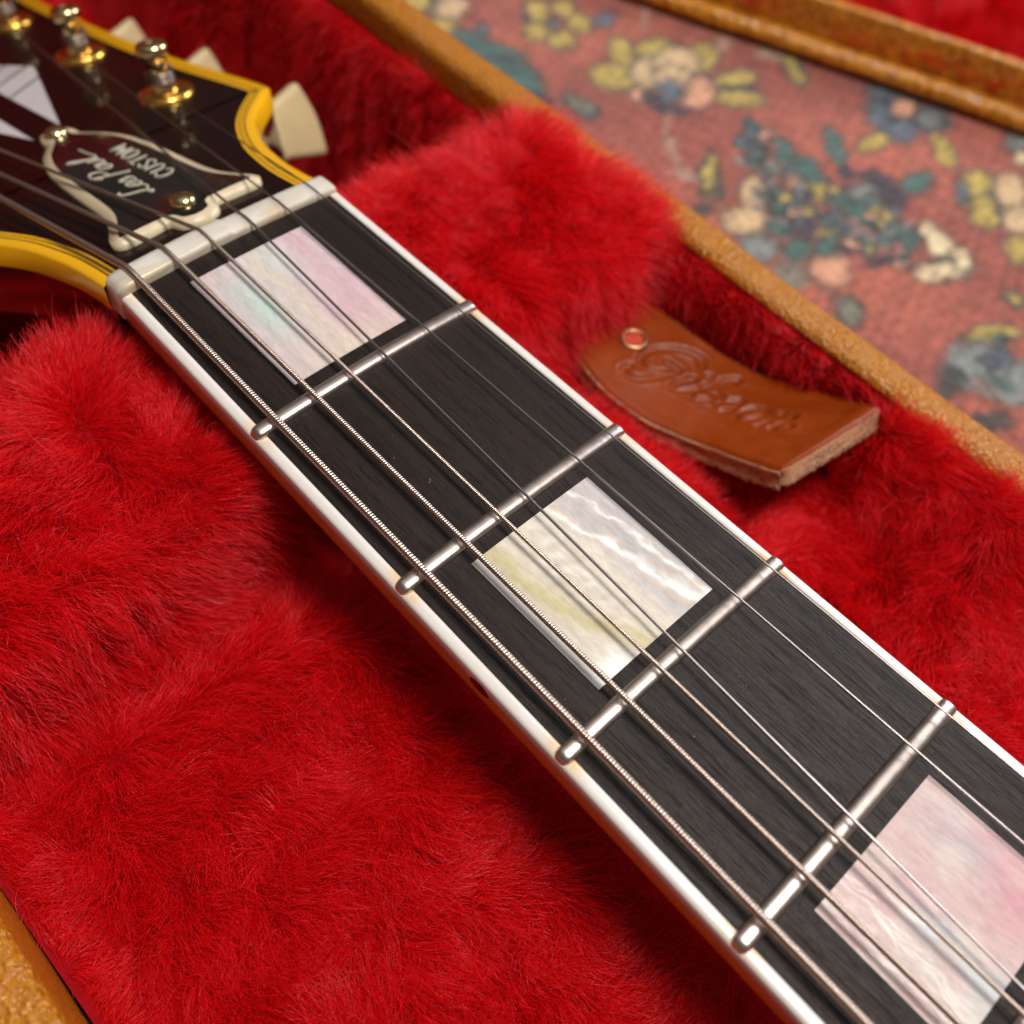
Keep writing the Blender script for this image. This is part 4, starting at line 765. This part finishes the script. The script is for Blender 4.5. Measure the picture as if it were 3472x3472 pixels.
parts = letters(SCR2, [('L', 1.15), ('e', 0.75), ('s', 1.25), ('P', 1.25), ('a', 0.9), ('u', 0.9), ('l', 0.8)], 19.2, 0.4, 3.5, 2.5, 0.24, 1.66, slant=0.22)
v_, f_ = join(parts); obj('cover_lettering', v_, f_, LETTER, cv)['label'] = 'engraved script name on the cover'

# tuners
def tuner(s, sgn, lab):
    b0 = np.array(hp(s, sgn * 25.5, 0))
    v_, f_ = lathe([(1.0, -2), (2.9, 0), (2.9, 2.2), (2.5, 3.0), (2.3, 5.6), (2.35, 7.2), (2.9, 7.9), (3.35, 8.4), (3.4, 9.9), (3.0, 10.7), (1.2, 11.0), (1.0, 10.4), (0.01, 10.3)], b0, HN, 28)
    p = obj('tuner', v_, f_, PALEGOLD, guitar); p['label'] = lab
    v_, f_ = lathe([(2.6, 1.25), (4.0, 1.3), (5.3, 1.1), (6.0, 0.6), (6.1, -0.05)], b0, HN, 32); obj('bushing', v_, f_, GOLD, p)
    # string wraps
    th = np.linspace(0, 2 * np.pi * 3.3, 90); u = np.array(HS); w = np.array([0, 1.0, 0]); P = [b0 + HN * (2.9 + 0.75 * q / 6.283) + 2.75 * (math.cos(q) * u + math.sin(q) * w * sgn) for q in th]
    v_, f_ = tube(P, 0.26, 7); obj('string_wrap', v_, f_, STR_P, p)
    # housing, shaft and button at the back
    ax = b0 + HN * -18.0
    v_, f_ = lathe([(0.01, -14.4), (8.0, -14.4), (8.2, -15), (8.0, -21), (6.5, -22.5), (0.01, -22.6)], b0, HN, 24); obj('gear_housing', v_, f_, GOLD, p)
    v_, f_ = tube([ax + np.array([0, sgn * 5.0, 0]), ax + np.array([0, sgn * 14, 0]), ax + np.array([0, sgn * 23, 0])], [1.6, 1.6, 1.5], 12); obj('shaft', v_, f_, GOLD, p)
    ang = math.radians(50); Wv = np.array([math.cos(ang), 0, -math.sin(ang)]); Tv = np.array([math.sin(ang), 0, math.cos(ang)])
    c = ax + np.array([0.6, sgn * 27.5, 1.0])
    ol = catmull([(-6.2, -5.6), (-6.9, -6.0), (-6.5, -6.6), (0, -7.2), (6.5, -6.6), (6.9, -6.0), (7.2, -4.5), (9.2, 2.5), (9.6, 4.4), (8.6, 5.4), (4, 6.2), (0, 6.5), (-4, 6.2), (-8.6, 5.4), (-9.6, 4.4), (-9.2, 2.5), (-7.2, -4.5)], 4, True)
    V = []; rows = [(-2.7, 0.80), (-2.4, 0.92), (-1.6, 0.99), (0, 1.0), (1.6, 0.99), (2.4, 0.92), (2.7, 0.80)]; n_ = len(ol)
    for h_, k in rows: V += [c + Wv * a * k * 0.9 + np.array([0, sgn, 0]) * b_ * k * 0.95 + Tv * h_ for a, b_ in ol]
    F = grid_faces(len(rows), n_, True) + [list(range(n_))[::-1], [(len(rows) - 1) * n_ + q for q in range(n_)]]
    obj('tuner_button', V, F, BUTTON, p)['label'] = 'aged cream keystone button'
for k, s in enumerate((61.0, 100.6, 140.0)):
    tuner(s, 1, ['gold tuner nearest the nut on the treble side', 'middle gold tuner on the treble side', 'far gold tuner on the treble side'][k])
    tuner(s, -1, 'gold tuner on the bass side of the headstock')

# strings
def string(y0, yF4, r, post_s, post_sgn, wound, pitch, lab):
    sl = (yF4 - y0) / 129.7
    def zc(x): y = y0 + sl * x; return crown(y) + 1.45 + 0.0065 * x + r
    xe = 258.0; y_n = y0
    pts = [(x, y0 + sl * x, zc(x)) for x in np.linspace(xe, 0.2, 40)]
    zt = zc(0.0)
    pts += [(-1.2, y0, zt - 0.02), (-2.6, y0 - 0.0, zt - 0.16), (-4.2, y0 + (post_sgn * 0.05), zt - 0.55)]
    target = np.array(hp(post_s, post_sgn * 25.5 - post_sgn * 2.7, 3.6)); last = np.array(pts[-1])
    for f in np.linspace(0.06, 1, 16): pts.append(tuple(last + (target - last) * f))
    P = catmull(pts, 6)
    arc = np.concatenate([[0], np.cumsum(np.linalg.norm(np.diff(P, axis=0), axis=1))])
    if wound:
        vis = arc[-1]; n = int(vis / pitch * 7); ridge = lambda a, th: 1 + 0.19 * (np.abs(np.cos(np.pi * a / pitch - th / 2)) ** 0.6 - 0.85)
    else:
        n = 260; ridge = None
    aa = np.linspace(0, arc[-1], n); Q = np.stack([np.interp(aa, arc, P[:, k]) for k in range(3)], -1)
    v_, f_ = tube(Q, r, 10 if wound else 12, True, ridge)
    o = obj('string', v_, f_, STR_W if wound else STR_P, guitar); o['label'] = lab
string(-18.05, -19.4, 0.60, 61.0, -1, True, 0.47, 'thickest wound bass string')
string(-11.2, -11.75, 0.47, 100.6, -1, True, 0.40, 'second thickest wound string')
string(-4.25, -5.25, 0.34, 140.0, -1, True, 0.30, 'thinnest wound string')
string(3.5, -2.0, 0.23, 140.0, 1, False, 1, 'plain string pulled close to the wound strings')
string(10.35, 11.85, 0.175, 100.6, 1, False, 1, 'second thinnest plain string')
string(17.3, 19.75, 0.14, 61.0, 1, False, 1, 'thinnest plain string along the treble edge')

SC.render.film_transparent = False
SC.cycles.use_denoising = True
SC.cycles.max_bounces = 10; SC.cycles.diffuse_bounces = 4; SC.cycles.glossy_bounces = 5; SC.cycles.transmission_bounces = 6
